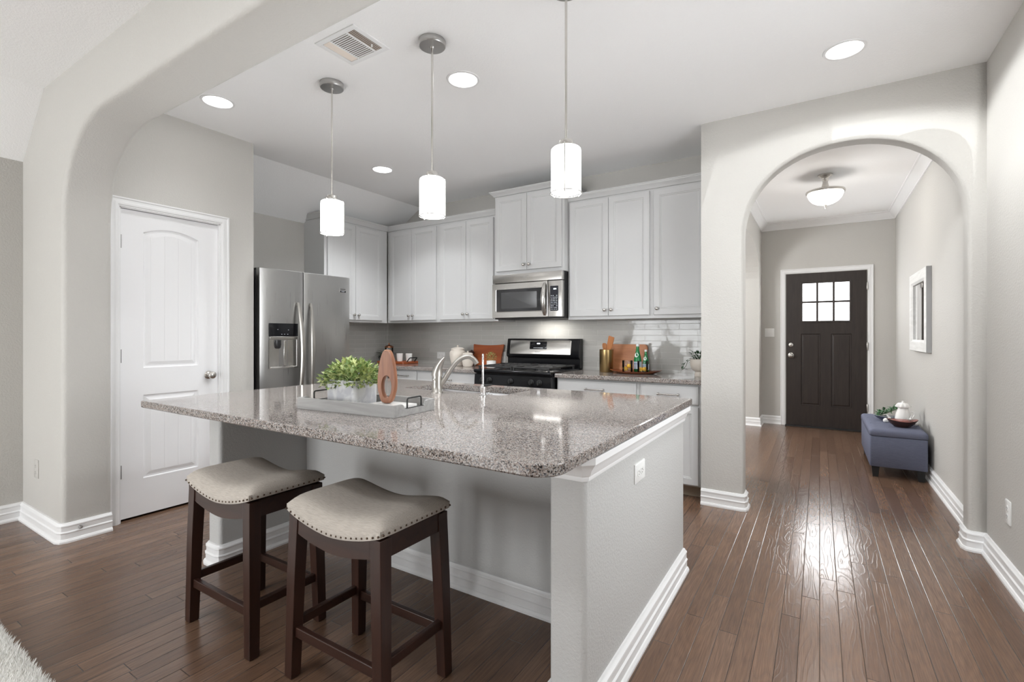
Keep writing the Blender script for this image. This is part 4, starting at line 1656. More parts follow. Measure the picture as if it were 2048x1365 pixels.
p0 = make_pendant(-2.507, 1.92, 'glowing cylinder pendant hanging above the wooden tray, nearest the pantry door')
dup(p0, (-1.703, 1.92, ZC), 'glowing cylinder pendant in the middle of the three, above the faucet', None, 'pendant lamps over the island')
dup(p0, (-0.934, 1.92, ZC), 'glowing cylinder pendant nearest the hall archway', None, 'pendant lamps over the island')

# ------------------------------------------------------------------ recessed downlights and vent


def downlight(x, y, label, watts, cone=125):
    t = thing('recessed_downlight', label, 'ceiling light', (x, y, ZC), 0, 'recessed ceiling lights')
    bm = bm_new()
    lathe(bm, [(0.100, 0.0), (0.098, -0.004), (0.086, -0.006), (0.082, -0.002), (0.082, 0.0)], 0, 0, 0, 36, False, False)
    obj('trim_ring', bm, M_trim, t, world=False, smooth=50)
    bm = bm_new()
    lathe(bm, [(0.082, -0.0025), (0.060, -0.0055), (0.001, -0.0065)], 0, 0, 0, 36, False, True)
    obj('lens', bm, M_can, t, world=False, smooth=50)
    l = bpy.data.lights.new('downlight_beam', 'SPOT')
    l.energy = watts
    l.spot_size = math.radians(cone)
    l.spot_blend = 0.8 if cone < 150 else 0.25
    l.shadow_soft_size = 0.08
    l.color = LAMP
    o = bpy.data.objects.new('downlight_beam', l)
    C.objects.link(o)
    o.location = (x, y, ZC - 0.02)
    return t


downlight(-3.33, 1.668, 'round lit recessed light near the pantry wall, beside the beam', 10)
downlight(-1.803, 2.307, 'round lit recessed light between the middle and hall-side pendants', 100)
downlight(-3.41, 3.162, 'round lit recessed light towards the cabinet corner, between two pendants', 125)
downlight(0.112, 3.155, 'round lit recessed light in front of the hall archway', 84, 160)

VX0, VX1, VY0, VY1 = -2.235, -1.935, 1.605, 1.848
t = thing('ceiling_vent', 'white square ceiling air register with three louvre banks', 'vent', ((VX0 + VX1) / 2, (VY0 + VY1) / 2, ZC))
bm = bm_new()
for (a, b, c, d) in ((VX0, VX1, VY0, VY0 + 0.028), (VX0, VX1, VY1 - 0.028, VY1), (VX0, VX0 + 0.028, VY0 + 0.028, VY1 - 0.028), (VX1 - 0.028, VX1, VY0 + 0.028, VY1 - 0.028)):
    box(bm, a, b, c, d, ZC - 0.006, ZC)
for x in (VX0 + 0.085, VX1 - 0.085):
    box(bm, x - 0.004, x + 0.004, VY0 + 0.028, VY1 - 0.028, ZC - 0.006, ZC)
obj('frame', bm, M_vent, t, smooth=0, bevel=0.0015)
bm = bm_new()
box(bm, VX0 + 0.02, VX1 - 0.02, VY0 + 0.02, VY1 - 0.02, ZC - 0.0012, ZC - 0.0004)
obj('duct_backing', bm, M_vdark, t, smooth=0)


def slat(bm, x0_, x1_, y0_, y1_, ax, tl):
    z = ZC - 0.004
    if ax == 'y':
        prism(bm, [(x0_, z - tl), (x0_ + 0.0012, z - tl), (x1_ + 0.0012, z + tl), (x1_, z + tl)], 'y', y0_, y1_)
    else:
        prism(bm, [(y0_, z - tl), (y0_ + 0.0012, z - tl), (y1_ + 0.0012, z + tl), (y1_, z + tl)], 'x', x0_, x1_)


for k in range(4):
    bm = bm_new()
    a = VX0 + 0.032 + k * 0.0125
    slat(bm, a, a + 0.010, VY0 + 0.03, VY1 - 0.03, 'y', 0.0022)
    obj('slat', bm, M_vtan, t, smooth=0)
    bm = bm_new()
    a = VX1 - 0.078 + k * 0.0125
    slat(bm, a + 0.007, a, VY0 + 0.03, VY1 - 0.03, 'y', 0.0022)
    obj('slat', bm, M_vent, t, smooth=0)
for k in range(14):
    bm = bm_new()
    y = VY0 + 0.030 + k * 0.0131
    slat(bm, VX0 + 0.089, VX1 - 0.089, y, y + 0.0115, 'x', 0.0020)
    obj('slat', bm, M_vent, t, smooth=0)
bm = bm_new()
box(bm, VX1 - 0.055, VX1 - 0.049, VY0 + 0.16, VY0 + 0.166, ZC - 0.018, ZC - 0.004)
obj('damper_lever', bm, M_vent, t, smooth=0)

# ------------------------------------------------------------------ hall ceiling lamp
HX, HY = 0.045, 5.52
t = thing('hall_ceiling_lamp', 'semi-flush hall ceiling lamp with glowing glass bowl and nickel rim', 'ceiling lamp', (HX, HY, ZC))
bm = bm_new()
lathe(bm, [(0.062, 0.0), (0.062, -0.012), (0.050, -0.022), (0.034, -0.028), (0.026, -0.045), (0.022, -0.075), (0.030, -0.110), (0.030, -0.150)], HX, HY, ZC, 28)
obj('canopy', bm, M_nickel, t, smooth=50)
bm = bm_new()
lathe(bm, [(0.145, -0.150), (0.160, -0.156), (0.163, -0.166), (0.158, -0.178), (0.148, -0.180), (0.140, -0.165)], HX, HY, ZC, 40, False, False)
obj('rim', bm, M_nickel, t, smooth=50)
bm = bm_new()
lathe(bm, [(0.028, -0.146), (0.147, -0.152), (0.147, -0.156), (0.028, -0.150)], HX, HY, ZC, 40)
obj('pan', bm, M_nickel, t, smooth=40)
bm = bm_new()
lathe(bm, [(0.150, -0.172), (0.147, -0.190), (0.135, -0.220), (0.110, -0.252), (0.075, -0.274), (0.035, -0.286), (0.002, -0.289)], HX, HY, ZC, 40, False, True)
obj('bowl_shade', bm, M_bowlshade, t, smooth=60)
bm = bm_new()
lathe(bm, [(0.014, -0.287), (0.014, -0.294), (0.007, -0.302), (0.008, -0.312), (0.001, -0.326)], HX, HY, ZC, 16)
obj('finial', bm, M_nickel, t, smooth=50)
l = bpy.data.lights.new('hall_lamp_light', 'POINT')
l.energy = 6
l.shadow_soft_size = 0.14
l.color = (1.0, 0.985, 0.96)
o = bpy.data.objects.new('hall_lamp_light', l)
C.objects.link(o)
o.location = (HX, HY, 2.37)

# ------------------------------------------------------------------ outlets and switches


def plate(label, loc, rotz, w, h, kind='outlet', horizontal=False, m=M_plastic):
    """local: plate in the xz plane facing -y, centred on the origin"""
    t = thing('electrical_outlet' if kind == 'outlet' else 'light_switch', label, 'outlet' if kind == 'outlet' else 'switch', loc, rotz)
    bm = bm_new()
    rings(bm, [[(x, 0, z) for x, z in rrect(-w / 2, w / 2, -h / 2, h / 2, 0.004, 3)], [(x, -0.004, z) for x, z in rrect(-w / 2, w / 2, -h / 2, h / 2, 0.004, 3)],
               [(x, -0.006, z) for x, z in rrect(-w / 2 + 0.003, w / 2 - 0.003, -h / 2 + 0.003, h / 2 - 0.003, 0.003, 3)]])
    obj('cover_plate', bm, m, t, world=False, smooth=40)
    if kind == 'outlet':
        for s in (-1, 1):
            bm = bm_new()
            ox, oz = (s * 0.020, 0) if horizontal else (0, s * 0.020)
            rings(bm, [[(ox + x, -0.006, oz + z) for x, z in rrect(-0.015, 0.015, -0.014, 0.014, 0.010, 4)], [(ox + x, -0.0075, oz + z) for x, z in rrect(-0.0145, 0.0145, -0.0135, 0.0135, 0.010, 4)]])
            rc = obj('receptacle', bm, m, t, world=False, smooth=40)
            bm = bm_new()
            for q in (-1, 1):
                if horizontal:
                    box(bm, ox - 0.006, ox + 0.003, -0.0079, -0.0072, q * 0.006 - 0.001, q * 0.006 + 0.001)
                else:
                    box(bm, q * 0.006 - 0.001, q * 0.006 + 0.001, -0.0079, -0.0072, oz - 0.003, oz + 0.006)
            if horizontal:
                lathe(bm, [(0.0022, -0.0072), (0.0022, -0.0079)], ox + 0.009, 0, 0, 8, axis='y')
            else:
                lathe(bm, [(0.0022, -0.0072), (0.0022, -0.0079)], 0, 0, oz - 0.009, 8, axis='y')
            obj('slots', bm, M_slot, rc, world=False, smooth=0)
    else:
        for s in ((-1, 1) if w > 0.09 else (0,)):
            bm = bm_new()
            box(bm, s * 0.023 - 0.005, s * 0.023 + 0.005, -0.013, -0.006, -0.010, 0.012)
            obj('toggle', bm, m, t, world=False, smooth=0, bevel=0.002)
    return t


plate('white horizontal outlet on the island end wall', (-0.600, 1.884, 0.686), PI / 2, 0.122, 0.076, horizontal=True)
plate('white outlet low on the wall beside the hall archway, near the baseboard', (XR, 3.345, 0.344), -PI / 2, 0.074, 0.118)
plate('pale outlet low on the pier beside the pantry door', (-4.200, 1.005, 0.372), 0, 0.074, 0.116, m=M_wallsmooth)
plate('white double light switch beside the dark front door', (-0.585, YH, 1.255), 0, 0.115, 0.116, kind='switch')
plate('white outlet on the tiles behind the faucet lever', (-3.722, YB - 0.008, 0.986), 0, 0.118, 0.076, horizontal=True)
plate('white outlet on the tiles between small plant and range', (-2.868, YB - 0.008, 0.985), 0, 0.074, 0.118)
plate('white outlet on the tiles beside the trailing white planter', (-0.935, YB - 0.008, 0.985), 0, 0.118, 0.100, horizontal=True)

# door stop on the baseboard
t = thing('door_stop', 'small round metal door stop on the baseboard of the pier', 'door stop', (JX, 1.085, 0.075))
bm = bm_new()
lathe(bm, [(0.010, 0.014), (0.010, 0.022), (0.006, 0.026), (0.0055, 0.034), (0.001, 0.036)], JX, 1.085, 0.075, 14, axis='x')
obj('cap', bm, M_satin, t, smooth=50)

# ------------------------------------------------------------------ foliage helper


def leaf(bm, p, d, up, L, W, curl=0.15):
    d = d.normalized()
    s = d.cross(up)
    if s.length < 1e-3:
        s = d.cross(Vector((1, 0, 0)))
    s.normalize()
    nrm = s.cross(d)
    a = bm.verts.new(p)
    q = p + d * L * 0.45
    l1 = bm.verts.new(q + s * W / 2 + nrm * W * 0.18)
    r1 = bm.verts.new(q - s * W / 2 + nrm * W * 0.18)
    c = bm.verts.new(q)
    tp = bm.verts.new(p + d * L - nrm * L * curl)
    bm.faces.new((a, c, l1))
    bm.faces.new((a, r1, c))
    bm.faces.new((l1, c, tp))
    bm.faces.new((c, r1, tp))


def bush(bm, cx, cy, cz, rx_, ry_, rz_, n, L, W, low=-0.2):
    for _ in range(n):
        while True:
            v = Vector((random.uniform(-1, 1), random.uniform(-1, 1), random.uniform(low, 1)))
            if 0.25 < v.length < 1.0:
                break
        p = Vector((cx + v.x * rx_, cy + v.y * ry_, cz + v.z * rz_))
        d = Vector((v.x, v.y, v.z + 0.35)) + Vector((random.uniform(-.7, .7), random.uniform(-.7, .7), random.uniform(-.5, .6)))
        leaf(bm, p, d, Vector((random.uniform(-.4, .4), random.uniform(-.4, .4), 1)), L * random.uniform(0.7, 1.25), W * random.uniform(0.7, 1.2))


# ------------------------------------------------------------------ tray on the island with its pieces
TA = math.radians(4.2)
TX, TY = -1.715, 1.490
t = thing('serving_tray', 'grey washed wooden tray with black handles on the island', 'tray', (TX, TY, IZ), TA)
TW, TD, TH, TT = 0.283, 0.132, 0.050, 0.012


def traywall(bm, ax):
    pass


bm = bm_new()
box(bm, -TW + TT, TW - TT, -TD + TT, TD - TT, 0.002, 0.012)
obj('bottom', bm, M_greywood, t, world=False, smooth=0)
for s in (-1, 1):
    bm = bm_new()
    y0_, y1_ = (s * TD - TT, s * TD) if s > 0 else (s * TD, s * TD + TT)
    box(bm, -TW, TW, y0_, y1_, 0.0, TH)
    obj('side_panel', bm, M_greywood, t, world=False, smooth=0, bevel=0.0012)
for s in (-1, 1):
    bm = bm_new()
    prof = [(-TD + TT, 0), (TD - TT, 0), (TD - TT, TH), (0.085, TH), (0.075, TH - 0.004), (0.066, TH - 0.018), (0.055, TH - 0.022), (-0.055, TH - 0.022), (-0.066, TH - 0.018), (-0.075, TH - 0.004), (-0.085, TH), (-TD + TT, TH)]
    x0_, x1_ = (s * TW - TT, s * TW) if s > 0 else (s * TW, s * TW + TT)
    prism(bm, prof, 'x', x0_, x1_)
    ep = obj('end_panel', bm, M_greywood, t, world=False, smooth=0, bevel=0.0012)
    bm = bm_new()
    xx = s * (TW - TT / 2)
    pts = [(xx, -0.045, TH - 0.022), (xx, -0.045, TH + 0.012), (xx, -0.042, TH + 0.018), (xx, -0.036, TH + 0.020), (xx, 0.036, TH + 0.020), (xx, 0.042, TH + 0.018), (xx, 0.045, TH + 0.012), (xx, 0.045, TH - 0.022)]
    tube(bm, pts, 0.0034, 8)
    box(bm, xx - 0.005, xx + 0.005, -0.058, 0.058, TH - 0.0225, TH - 0.0195)
    obj('handle', bm, M_blackmat, ep, world=False, smooth=50)

PXc, PYc, PZ = -1.822, 1.505, IZ + 0.0125
t = thing('potted_plant', 'bushy green plant in a white marble pot on the island tray', 'potted plant', (PXc, PYc, PZ))
bm = bm_new()


def potloop(o, z):
    return [(PXc + x, PYc + y, PZ + z) for x, y in rrect(-0.098 + o, 0.098 - o, -0.070 + o, 0.070 - o, 0.02, 5)]


rings(bm, [potloop(0.004, 0), potloop(0.001, 0.004), potloop(0, 0.112), potloop(0.003, 0.115), potloop(0.010, 0.115), potloop(0.012, 0.095)])
obj('pot', bm, M_marble, t, smooth=40)
bm = bm_new()
rings(bm, [potloop(0.012, 0.096), potloop(0.02, 0.099)])
obj('soil', bm, M_soil, t)
bm = bm_new()
bush(bm, PXc + 0.008, PYc, PZ + 0.118, 0.140, 0.110, 0.085, 820, 0.028, 0.019, -0.30)
bush(bm, PXc - 0.085, PYc - 0.03, PZ + 0.105, 0.085, 0.06, 0.045, 190, 0.028, 0.018, -0.6)
bush(bm, PXc + 0.09, PYc, PZ + 0.12, 0.055, 0.07, 0.05, 130, 0.026, 0.017, -0.5)
obj('foliage', bm, M_leaf1, t, smooth=0)
bm = bm_new()
for k in range(30):
    a = random.uniform(0, 2 * PI)
    r = random.uniform(0.4, 1)
    tube(bm, [(PXc + 0.02 * math.cos(a), PYc + 0.02 * math.sin(a), PZ + 0.095), (PXc + 0.07 * r * math.cos(a), PYc + 0.05 * r * math.sin(a), PZ + 0.14), (PXc + 0.12 * r * math.cos(a), PYc + 0.09 * r * math.sin(a), PZ + 0.16)], 0.0012, 4)
obj('stems', bm, M_stem, t, smooth=0)

t = thing('white_block', 'white slab lying in the island tray under the wooden sculpture', 'block', (-1.570, 1.497, IZ + 0.0125), TA)
bm = bm_new()
rbox(bm, -0.085, 0.10, -0.062, 0.062, 0.0, 0.022, 0.004, 0.002)
obj('slab', bm, M_ceramic, t, world=False, smooth=40)

# pierced wooden sculpture: tall egg outline with an oval hole
sc = thing('wooden_sculpture', 'upright wooden sculpture with an oval hole standing in the tray', 'sculpture', (-1.578, 1.492, IZ + 0.036), math.radians(20))
bm = bm_new()
N = 48
outer, inner = [], []
H_ = 0.232
for k in range(N):
    a = 2 * PI * k / N - PI / 2
    c_, s_ = math.cos(a), math.sin(a)
    z = H_ / 2 + H_ / 2 * math.copysign(abs(s_) ** 0.85, s_)
    wz = 0.043 * (1 - 0.30 * max(0, (z / H_ - 0.35)) ** 1.3 / 0.5)
    if z < 0.05:
        wz *= 0.94
    outer.append((wz * math.copysign(abs(c_) ** (0.6 if s_ < 0 else 0.66), c_), z))
    inner.append((0.002 + 0.0215 * c_, 0.072 + 0.047 * s_))


def sl(y, o):
    out = []
    for (x, z) in outer:
        out.append((x * (1 - o / 0.05), y, H_ / 2 + (z - H_ / 2) * (1 - o / 0.12)))
    return out


def il(y, o):
    return [(0.002 + (x - 0.002) * (1 + o / 0.0215), y, 0.072 + (z - 0.072) * (1 + o / 0.047)) for x, z in inner]


TH_ = 0.016
loops = [il(-TH_, 0.003), sl(-TH_, 0.005), sl(-TH_ + 0.004, 0.0015), sl(-TH_ + 0.010, 0), sl(TH_ - 0.010, 0), sl(TH_ - 0.004, 0.0015), sl(TH_, 0.005), il(TH_, 0.003), il(TH_ - 0.004, 0), il(-TH_ + 0.004, 0)]
V_ = [[bm.verts.new(p) for p in lp] for lp in loops]
for i in range(len(V_)):
    A, B = V_[i], V_[(i + 1) % len(V_)]
    for k in range(N):
        bm.faces.new((A[k], A[(k + 1) % N], B[(k + 1) % N], B[k]))
obj('carved_body', bm, M_sculpt, sc, world=False, smooth=45)

# ------------------------------------------------------------------ things on the range-side counter
CTZ = IZ
t = thing('utensil_crock', 'aged brass cylinder crock beside the wooden board', 'crock', (-1.618, 4.150, CTZ))
bm = bm_new()
lathe(bm, [(0.060, 0.0), (0.062, 0.003), (0.062, 0.200), (0.060, 0.202), (0.058, 0.200), (0.058, 0.012), (0.002, 0.010)], -1.618, 4.150, CTZ, 36)
obj('cylinder', bm, M_brass, t, smooth=40)
t = thing('wooden_spatula', 'wooden spatula leaning out of the brass crock', 'spatula', (-1.600, 4.138, CTZ + 0.012), math.radians(-25))
bm = bm_new()
loops = []
for (z, x, w, h_) in ((0.0, -0.035, 0.008, 0.006), (0.15, 0.0, 0.009, 0.006), (0.19, 0.012, 0.020, 0.005), (0.215, 0.020, 0.031, 0.0045), (0.30, 0.045, 0.033, 0.004), (0.306, 0.047, 0.030, 0.003)):
    loops.append([(x - w, -h_, z + w * 0.25), (x + w, -h_, z - w * 0.25), (x + w, h_, z - w * 0.25), (x - w, h_, z + w * 0.25)])
rings(bm, loops)
obj('blade', bm, M_spoon, t, world=False, smooth=30, bevel=0.0015)
t = thing('wooden_spoon', 'second wooden utensil lower in the brass crock', 'spoon', (-1.636, 4.180, CTZ + 0.012), math.radians(-25))
bm = bm_new()
loops = []
for (z, x, w, h_) in ((0.0, 0.03, 0.007, 0.006), (0.14, 0.0, 0.007, 0.006), (0.185, -0.010, 0.018, 0.006), (0.215, -0.014, 0.026, 0.006), (0.238, -0.018, 0.022, 0.005), (0.246, -0.019, 0.012, 0.004)):
    loops.append([(x - w, -h_, z), (x + w, -h_, z), (x + w, h_, z), (x - w, h_, z)])
rings(bm, loops)
obj('blade', bm, M_spoon, t, world=False, smooth=40, bevel=0.0015)

# leaning boards


def leaning_board(name, label, x, y, w, h, th, lean, m, r, wavy=False):
    t = thing(name, label, 'cutting board', (x, y, CTZ), 0)
    t.rotation_euler = (-lean, 0, 0)
    t.location.z += th * math.sin(lean) + 0.0005
    bm = bm_new()
    lp = rrect(-w / 2, w / 2, 0, h, r, 6)
    if wavy:
        lp = []
        for k in range(17):
            u = k / 16
            lp.append((-w / 2 + w * u + 0.008 * math.sin(7 * u) * 0, 0.0))
        for k in range(13):
            u = k / 12
            lp.append((w / 2 - 0.012 + 0.018 * abs(2 * u - 0.6) ** 1.4 * 0.5, 0.004 + (h - 0.008) * u))
        for k in range(17):
            u = 1 - k / 16
            lp.append((-w / 2 + w * u, h - 0.010 + 0.012 * (2 * u - 1) ** 2))
        for k in range(1, 12):
            u = 1 - k / 12
            lp.append((-w / 2 + 0.010 - 0.012 * abs(2 * u - 1) ** 2, 0.004 + (h - 0.008) * u))
    rings(bm, [[(a, 0.0, b) for a, b in lp], [(a, th, b) for a, b in lp]])
    obj('board', bm, m, t, world=False, smooth=40, bevel=0.003)
    return t


leaning_board('cutting_board', 'pale acacia wood cutting board leaning on tiles behind green bottles', -1.490, 4.262, 0.385, 0.250, 0.018, math.radians(14), M_boardR, 0.03)
leaning_board('cutting_board', 'reddish wood board with wavy edges leaning on tiles beside the canisters', -3.030, 4.268, 0.395, 0.232, 0.018, math.radians(13), M_boardL, 0.02, True)

# shallow wooden platter
t = thing('wooden_platter', 'boat shaped reddish wood platter under bottles and lemon glasses', 'platter', (-1.340, 4.110, CTZ), math.radians(8))
bm = bm_new()


def oval(a, b, z, pw=1.5):
    out = []
    for k in range(40):
        th = 2 * PI * k / 40
        c_, s_ = math.cos(th), math.sin(th)
        out.append((a * c_, b * math.copysign(abs(s_) ** pw, s_), z + 0.012 * c_ ** 4 * (z > 0.012)))
    return out


rings(bm, [oval(0.13, 0.085, 0.0, 1.0), oval(0.165, 0.108, 0.004, 1.05), oval(0.222, 0.126, 0.020, 1.2), oval(0.220, 0.123, 0.021, 1.2), oval(0.168, 0.106, 0.012, 1.05), oval(0.13, 0.085, 0.011, 1.0)])
obj('dish', bm, M_platter, t, world=False, smooth=50)
PZt = CTZ + 0.0125


def bottle(x, y, label, s=1.0, rz=0.0):
    t = thing('water_bottle', label, 'bottle', (x, y, PZt), rz, 'green water bottles')
    bm = bm_new()
    lathe(bm, [(0.030 * s, 0.0), (0.033 * s, 0.004), (0.033 * s, 0.098 * s), (0.0325 * s, 0.108 * s), (0.027 * s, 0.135 * s), (0.019 * s, 0.162 * s), (0.0145 * s, 0.185 * s), (0.0125 * s, 0.215 * s), (0.0125 * s, 0.222 * s)], 0, 0, 0, 24)
    obj('glass', bm, M_green, t, world=False, smooth=60)
    bm = bm_new()
    lathe(bm, [(0.0138 * s, 0.220 * s), (0.0142 * s, 0.222 * s), (0.0142 * s, 0.238 * s), (0.012 * s, 0.241 * s)], 0, 0, 0, 18)
    obj('cap', bm, M_labelw, t, world=False, smooth=40)
    bm = bm_new()
    lathe(bm, [(0.0334 * s, 0.025 * s), (0.0334 * s, 0.088 * s)], 0, 0, 0, 28, False, False)
    lb = obj('label', bm, M_label, t, world=False, smooth=60)
    bm = bm_new()
    for k in range(9):
        a = -PI / 2 + (k - 4) * 0.16
        r = 0.0337 * s
        tube(bm, [(r * math.cos(a), r * math.sin(a), (0.066 if k % 2 else 0.062) * s), (r * math.cos(a), r * math.sin(a), 0.078 * s)], 0.0012 * s, 4)
    obj('label_lettering', bm, M_labelb, lb, world=False, smooth=0)
    bm = bm_new()
    # oval neck label with small star mark, lying on the shoulder facing the room
    for (ra, mm_, nm_) in ((0.017, M_labelw, 'neck_label'), (0.006, M_ink, 'star_mark')):
        bm = bm_new()
        pts = []
        for k in range(20 if ra > 0.01 else 10):
            n_ = 20 if ra > 0.01 else 10
            a = 2 * PI * k / n_
            q = ra if ra > 0.01 or k % 2 == 0 else ra * 0.45
            u, v = q * math.cos(a) * s, q * math.sin(a) * s * 1.1
            z = 0.145 * s + v
            rad = (0.0275 - 0.0085 * (z / s - 0.132) / 0.03) * s + (0.0012 if ra > 0.01 else 0.0018)
            pts.append((u, -math.sqrt(max(rad * rad - u * u, 1e-7)), z))
        rings(bm, [pts, [(p[0], p[1] - 0.0006, p[2]) for p in pts]])
        obj(nm_, bm, mm_, t, world=False, smooth=30)
    return t


b1 = bottle(-1.338, 4.165, 'taller green water bottle with white cap on the wooden platter', 1.0, math.radians(-8))
b2 = bottle(-1.262, 4.150, 'shorter green water bottle behind the lemon glass on the platter', 0.80, math.radians(-6))


def lemon(x, y, z, label, rz):
    bm = bm_new()
    lathe(bm, [(0.002, -0.0245), (0.006, -0.022), (0.013, -0.017), (0.0185, -0.006), (0.0185, 0.006), (0.013, 0.017), (0.006, 0.022), (0.002, 0.0245)], 0, 0, 0, 16, axis='x')
    o = obj('lemon', bm, M_lemon, smooth=60)
    o.location = (x, y, z)
    o.rotation_euler = (0.2, 0.3, rz)
    return tag(o, label, 'lemon', 'lemons in the glasses')


def tumbler(x, y, label):
    bm = bm_new()
    lathe(bm, [(0.041, 0.0), (0.043, 0.003), (0.0445, 0.098), (0.0435, 0.1), (0.0425, 0.098), (0.041, 0.010), (0.002, 0.009)], x, y, PZt, 28)
    o = obj('glass_tumbler', bm, M_clear, smooth=50)
    return tag(o, label, 'glass', 'lemon glasses')


tumbler(-1.395, 4.065, 'clear glass holding two lemons, nearer the brass crock')
tumbler(-1.258, 4.052, 'clear glass holding two lemons, in front of the green bottles')
lemon(-1.411, 4.055, PZt + 0.029, 'lower lemon in the glass nearer the brass crock', 0.5)
lemon(-1.380, 4.068, PZt + 0.053, 'upper lemon in the glass nearer the brass crock', -0.4)
lemon(-1.276, 4.046, PZt + 0.029, 'lemon in front glass on the crock side', 1.0)
lemon(-1.240, 4.056, PZt + 0.031, 'lemon in front glass on the planter side', 0.2)

# white footed planter with trailing plant
WXc, WYc = -0.810, 4.085
t = thing('trailing_planter', 'trailing dark green plant in a cream footed bowl beside the archway', 'potted plant', (WXc, WYc, CTZ))
bm = bm_new()
lathe(bm, [(0.036, 0.0), (0.038, 0.003), (0.036, 0.028), (0.034, 0.038), (0.045, 0.045), (0.060, 0.060), (0.070, 0.085), (0.073, 0.115), (0.072, 0.138), (0.069, 0.140), (0.067, 0.13), (0.002, 0.125)], WXc, WYc, CTZ, 32)
obj('pot', bm, M_ivory, t, smooth=50)
bm = bm_new()
for _ in range(120):
    a = random.uniform(0, 2 * PI)
    r = random.uniform(0, 0.062)
    h = random.uniform(0.125, 0.19)
    d = Vector((math.cos(a), math.sin(a), random.uniform(0.1, 1.3)))
    leaf(bm, Vector((WXc + r * math.cos(a), WYc + r * math.sin(a), CTZ + h)), d, Vector((0, 0, 1)), random.uniform(0.03, 0.055), random.uniform(0.010, 0.016), 0.2)
for k in range(14):
    s = k / 13
    x = WXc - 0.062 - 0.055 * math.sin(s * 2.2)
    y = WYc - 0.035
    z = CTZ + 0.140 - 0.085 * s
    leaf(bm, Vector((x, y, z)), Vector((random.uniform(-1, 0.4), random.uniform(-.6, .2), random.uniform(-.7, .2))), Vector((0, 0, 1)), 0.028, 0.016)
obj('foliage', bm, M_leaf2, t, smooth=0)
bm = bm_new()
tube(bm, [(WXc - 0.05, WYc - 0.03, CTZ + 0.142), (WXc - 0.085, WYc - 0.035, CTZ + 0.12), (WXc - 0.095, WYc - 0.035, CTZ + 0.085), (WXc - 0.118, WYc - 0.035, CTZ + 0.055)], 0.0018, 5)
obj('vine', bm, M_stem, t, smooth=50)

# ------------------------------------------------------------------ things on the corner counter


def canister(x, y, s, label):
    t = thing('canister', label, 'canister', (x, y, CTZ), 0, 'ribbed ivory canisters')
    bm = bm_new()
    pr = [(0.062, 0.0), (0.066, 0.004)]
    prof = [(0.066, 0.0), (0.078, 0.05), (0.086, 0.10), (0.088, 0.13), (0.084, 0.150), (0.072, 0.165)]
    for i in range(len(prof) - 1):
        for k in range(4):
            u = k / 4
            r = prof[i][0] + (prof[i + 1][0] - prof[i][0]) * u
            z = prof[i][1] + (prof[i + 1][1] - prof[i][1]) * u
            pr.append((r + (0.0014 if (i * 4 + k) % 2 else -0.0008), max(z, 0.005)))
    pr += [(0.070, 0.167), (0.0700, 0.172)]
    lathe(bm, [(r * s, z * s) for r, z in pr], 0, 0, 0, 32)
    obj('jar', bm, M_ivory, t, world=False, smooth=60)
    bm = bm_new()
    lathe(bm, [(r * s, z * s) for r, z in ((0.072, 0.172), (0.073, 0.176), (0.072, 0.186), (0.05, 0.196), (0.018, 0.200), (0.008, 0.203), (0.007, 0.208), (0.012, 0.214), (0.011, 0.220), (0.002, 0.223))], 0, 0, 0, 32)
    obj('lid', bm, M_ivory, t, world=False, smooth=50)
    return t


canister(-3.300, 4.130, 1.0, 'larger ribbed ivory canister with knob lid behind the faucet')
canister(-3.118, 4.070, 0.74, 'smaller ribbed ivory canister beside the larger one')
t = thing('dark_ornament', 'dark brown knobbly ornament showing between the two ivory canisters', 'ornament', (-3.185, 4.225, CTZ))
bm = bm_new()
lathe(bm, [(0.03, 0.0), (0.035, 0.01), (0.035, 0.10), (0.03, 0.105)], -3.185, 4.225, CTZ, 16)
obj('stand', bm, M_brown, t, smooth=50)
bm = bm_new()
for r in range(8):
    z = 0.105 + r * 0.008
    rr_ = 0.036 * math.sin(PI * (r + 1.2) / 9.5)
    for k in range(9):
        a = 2 * PI * (k + 0.5 * (r % 2)) / 9
        d = Vector((math.cos(a), math.sin(a), 0.45))
        leaf(bm, Vector((-3.185 + rr_ * 0.5 * math.cos(a), 4.225 + rr_ * 0.5 * math.sin(a), CTZ + z)), d, Vector((0, 0, 1)), rr_ * 0.8, 0.016, 0.0)
lathe(bm, [(0.004, 0.10), (0.020, 0.115), (0.018, 0.15), (0.003, 0.17)], -3.185, 4.225, CTZ, 10)
obj('scales', bm, M_pine, t, smooth=0)
SPX, SPY = -2.888, 4.170
t = thing('potted_plant', 'tiny olive green plant in a ribbed white pot before the reddish board', 'potted plant', (SPX, SPY, CTZ))
bm = bm_new()
pr = [(0.046, 0.0), (0.048, 0.003)]
for k in range(9):
    pr.append((0.049 + (0.0012 if k % 2 else 0), 0.006 + k * 0.0065))
pr += [(0.049, 0.064), (0.046, 0.065), (0.045, 0.058), (0.002, 0.056)]
lathe(bm, pr, SPX, SPY, CTZ, 28)
obj('pot', bm, M_ceramic, t, smooth=60)
bm = bm_new()
bush(bm, SPX, SPY, CTZ + 0.098, 0.058, 0.05, 0.055, 240, 0.017, 0.008, -0.5)
obj('foliage', bm, M_leaf3, t, smooth=0)

